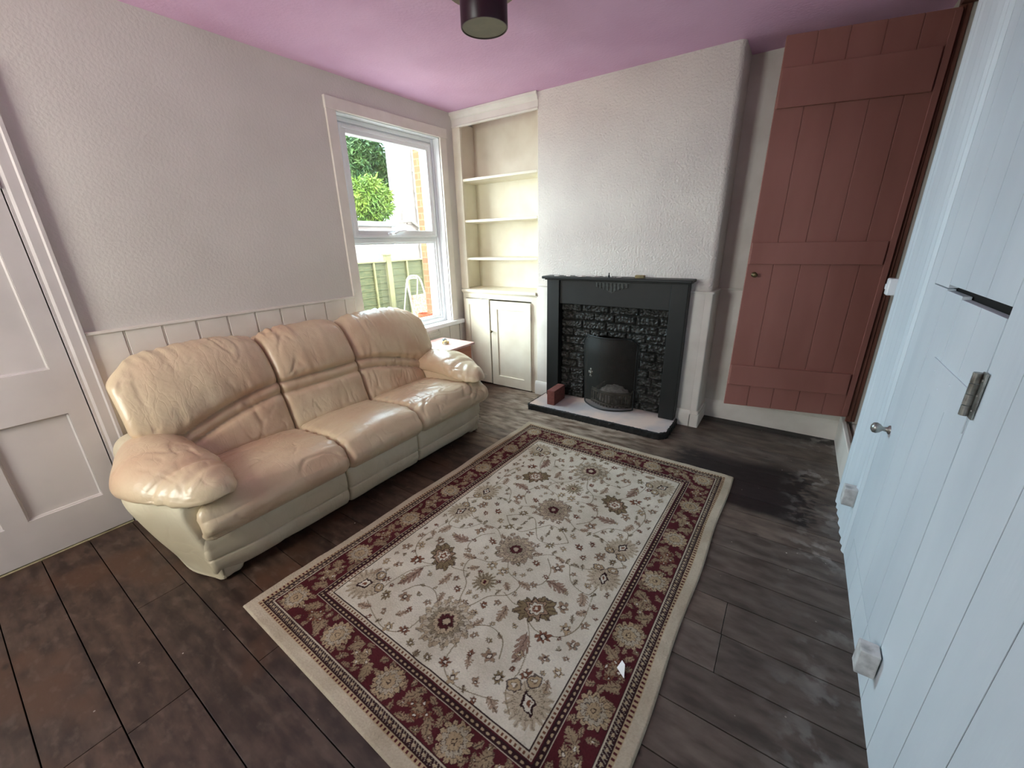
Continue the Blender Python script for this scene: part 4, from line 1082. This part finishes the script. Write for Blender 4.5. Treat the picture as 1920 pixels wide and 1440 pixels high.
# white neighbouring house
HS = thing('neighbour_house', (-10, 10, 0), 'white rendered house beyond the fence with drain pipes', 'house')
HW = mat('white_render', (112, 109, 110), .85, (92, 86, 88), 1.2, bump=.2)
hx = -8.0
bm = NB(); poly_extrude(bm, [(hx, 6.1), (hx, 12), (hx - 1.4, 12), (hx - 1.4, 7.25)], -.02, 6.5); obj('walls', bm, HW, HS)
bm = NB(); box(bm, hx, hx + .05, 6.6, 12, 1.95, 2.0); obj('string_course', bm, HW, HS)
bm = NB(); box(bm, hx - 1.3, hx + .15, 6.0, 12.1, 6.5, 6.62); obj('roof', bm, HW, HS)
PIPE = mat('pale_grey_pipe', (112, 112, 110), .5, (90, 90, 88), 6)
for yy in (7.05, 7.25):
    bm = NB(); tube(bm, [(hx + .08, yy, 0), (hx + .08, yy, 5)], .045, 10)
    for z in (1.2, 1.9, 2.4, 2.9, 3.5): tube(bm, [(hx + .08, yy, z), (hx + .08, yy, z + .08)], .06, 10)
    obj('drain_pipe', bm, PIPE, HS, smooth=40)
bm = NB(); tube(bm, [(hx + .1, 6.2, 2.0), (hx + .1, 6.7, 2.05), (hx + .1, 7.05, 1.85)], .04, 8); tube(bm, [(hx + .1, 6.4, 2.05), (hx + .1, 6.45, 2.35)], .05, 8); obj('overflow_pipe', bm, PIPE, HS)
SH = thing('white_outhouse', (-6.2, 3.8, 0), 'low white outhouse with dark flat roof and grey window behind the fence', 'outhouse')
bm = NB(); box(bm, -6.85, -6.3, 1.5, 4.55, -.02, 1.78); obj('walls', bm, HW, SH)
bm = NB(); box(bm, -6.95, -6.2, 1.4, 4.62, 1.78, 1.90, .01); obj('roof', bm, mat('dark_felt_roof', (74, 78, 80), .8, (60, 62, 66), 8), SH)
bm = NB(); box(bm, -6.3, -6.26, 3.75, 4.45, .75, 1.30); o = obj('window_frame', bm, PVC, SH)
bm = NB(); box(bm, -6.27, -6.25, 3.82, 4.08, .80, 1.25); box(bm, -6.27, -6.25, 4.12, 4.38, .80, 1.25); obj('pane', bm, mat('grey_window_glass', (92, 104, 108), .15, (70, 82, 88), 3), SH)
# tree
def foliage(bm, c, rad, n, rnd, L_=.26):
    for i in range(n):
        d = Vector((rnd.gauss(0, 1), rnd.gauss(0, 1), rnd.gauss(0, 1))).normalized() * (rnd.random() ** .4)
        p = Vector(c) + Vector((d.x * rad[0], d.y * rad[1], d.z * rad[2]))
        dr = Vector((rnd.gauss(0, .5), rnd.gauss(0, .5), rnd.uniform(-1, .5))).normalized(); sd = dr.orthogonal().normalized()
        sd = Matrix.Rotation(rnd.random() * 6.28, 3, dr) @ sd; l = L_ * rnd.uniform(.6, 1.3)
        w_ = l * .13; n_ = dr.cross(sd) * .02
        v = [bm.verts.new(p), bm.verts.new(p + dr * l * .5 + sd * w_ + n_), bm.verts.new(p + dr * l), bm.verts.new(p + dr * l * .5 - sd * w_ + n_)]
        bm.faces.new(v)
def leafm(name, a, b):
    m = mat(name, a, .6, b, 3, mix_lo=.35, mix_hi=.65); m.node_tree.nodes['Principled BSDF'].inputs['Specular IOR Level'].default_value = .25
    return m
rnd = random.Random(11)
for c, rad, n, m_, nm, lab, cat in (((-11, 7.4, 3.9), (1.1, 1.2, 1.25), 12000, leafm('blue_green_leaves', (26, 58, 34), (48, 74, 32)), 'tree', 'tall dark green tree behind the white outhouse', 'tree'),
                              ((-7.45, 4.88, 2.5), (.36, .68, .60), 7000, leafm('bright_green_leaves', (40, 72, 16), (72, 94, 28)), 'bamboo_bush', 'bright green long leaved bush above the outhouse roof', 'bush')):
    r0 = thing(nm, (c[0], c[1], 0), lab, cat)
    bm = NB(); foliage(bm, c, rad, n, rnd, .26 if nm == 'tree' else .17); obj('foliage', bm, m_, r0)
    bm = NB(); tube(bm, [(c[0], c[1], -.02), (c[0] + .1, c[1], c[2] * .5), (c[0], c[1] + .1, c[2] + rad[2] * .3)], [.09, .07, .03], 8); obj('trunk', bm, mat('bark', (80, 66, 52), .9, (60, 50, 40), 8), r0)
# step ladder
SL = thing('step_ladder', (-2.75, 1.85, 0), 'white tubular step ladder with speckled board leaning at the garden fence', 'ladder')
LM = mat('white_ladder_metal', (150, 148, 142), .4, (130, 128, 122), 8)
lx, ly = -2.95, 2.02
bm = NB(); a = [(lx + .22, ly - .19, 0), (lx + .08, ly - .17, .62), (lx + .05, ly - .15, .74), (lx + .04, ly - .10, .80), (lx + .035, ly, .82), (lx + .04, ly + .10, .80), (lx + .05, ly + .15, .74), (lx + .08, ly + .17, .62), (lx + .22, ly + .19, 0)]
tube(bm, catmull(a, 5, False), .015, 10); obj('front_frame', bm, LM, SL, smooth=True)
bm = NB(); a = [(lx - .16, ly - .15, 0), (lx + .0, ly - .13, .70), (lx + .02, ly - .08, .77), (lx + .02, ly + .08, .77), (lx + .0, ly + .13, .70), (lx - .16, ly + .15, 0)]
tube(bm, catmull(a, 5, False), .012, 10); obj('rear_frame', bm, LM, SL, smooth=True)
bm = NB(); box(bm, lx + .13, lx + .16, ly - .16, ly + .16, .10, .50, .004); obj('board', bm, mat('speckled_board', (134, 106, 90), .8, (96, 70, 58), 26, mix_lo=.45, mix_hi=.55), SL)
# stone outer sill with the flower pot
bm = NB(); box(bm, -.50, -.25, -1.3, .02, .49, .575, .006); obj('trim_8', bm, GRM, kind='structure')
bm = NB(); lathe(bm, [(.048, 0), (.066, .078), (.074, .078), (.077, .108), (.069, .108), (.064, .08), (.01, .075)], (0, 0, 0), n=32)
POT = obj('flower_pot', bm, mat('terracotta', (150, 66, 34), .85, (134, 60, 32), 10), smooth=40); POT.location = (-.37, -.17, .575)
tag(POT, 'orange terracotta flower pot standing on the stone sill outside the window', 'flower pot')
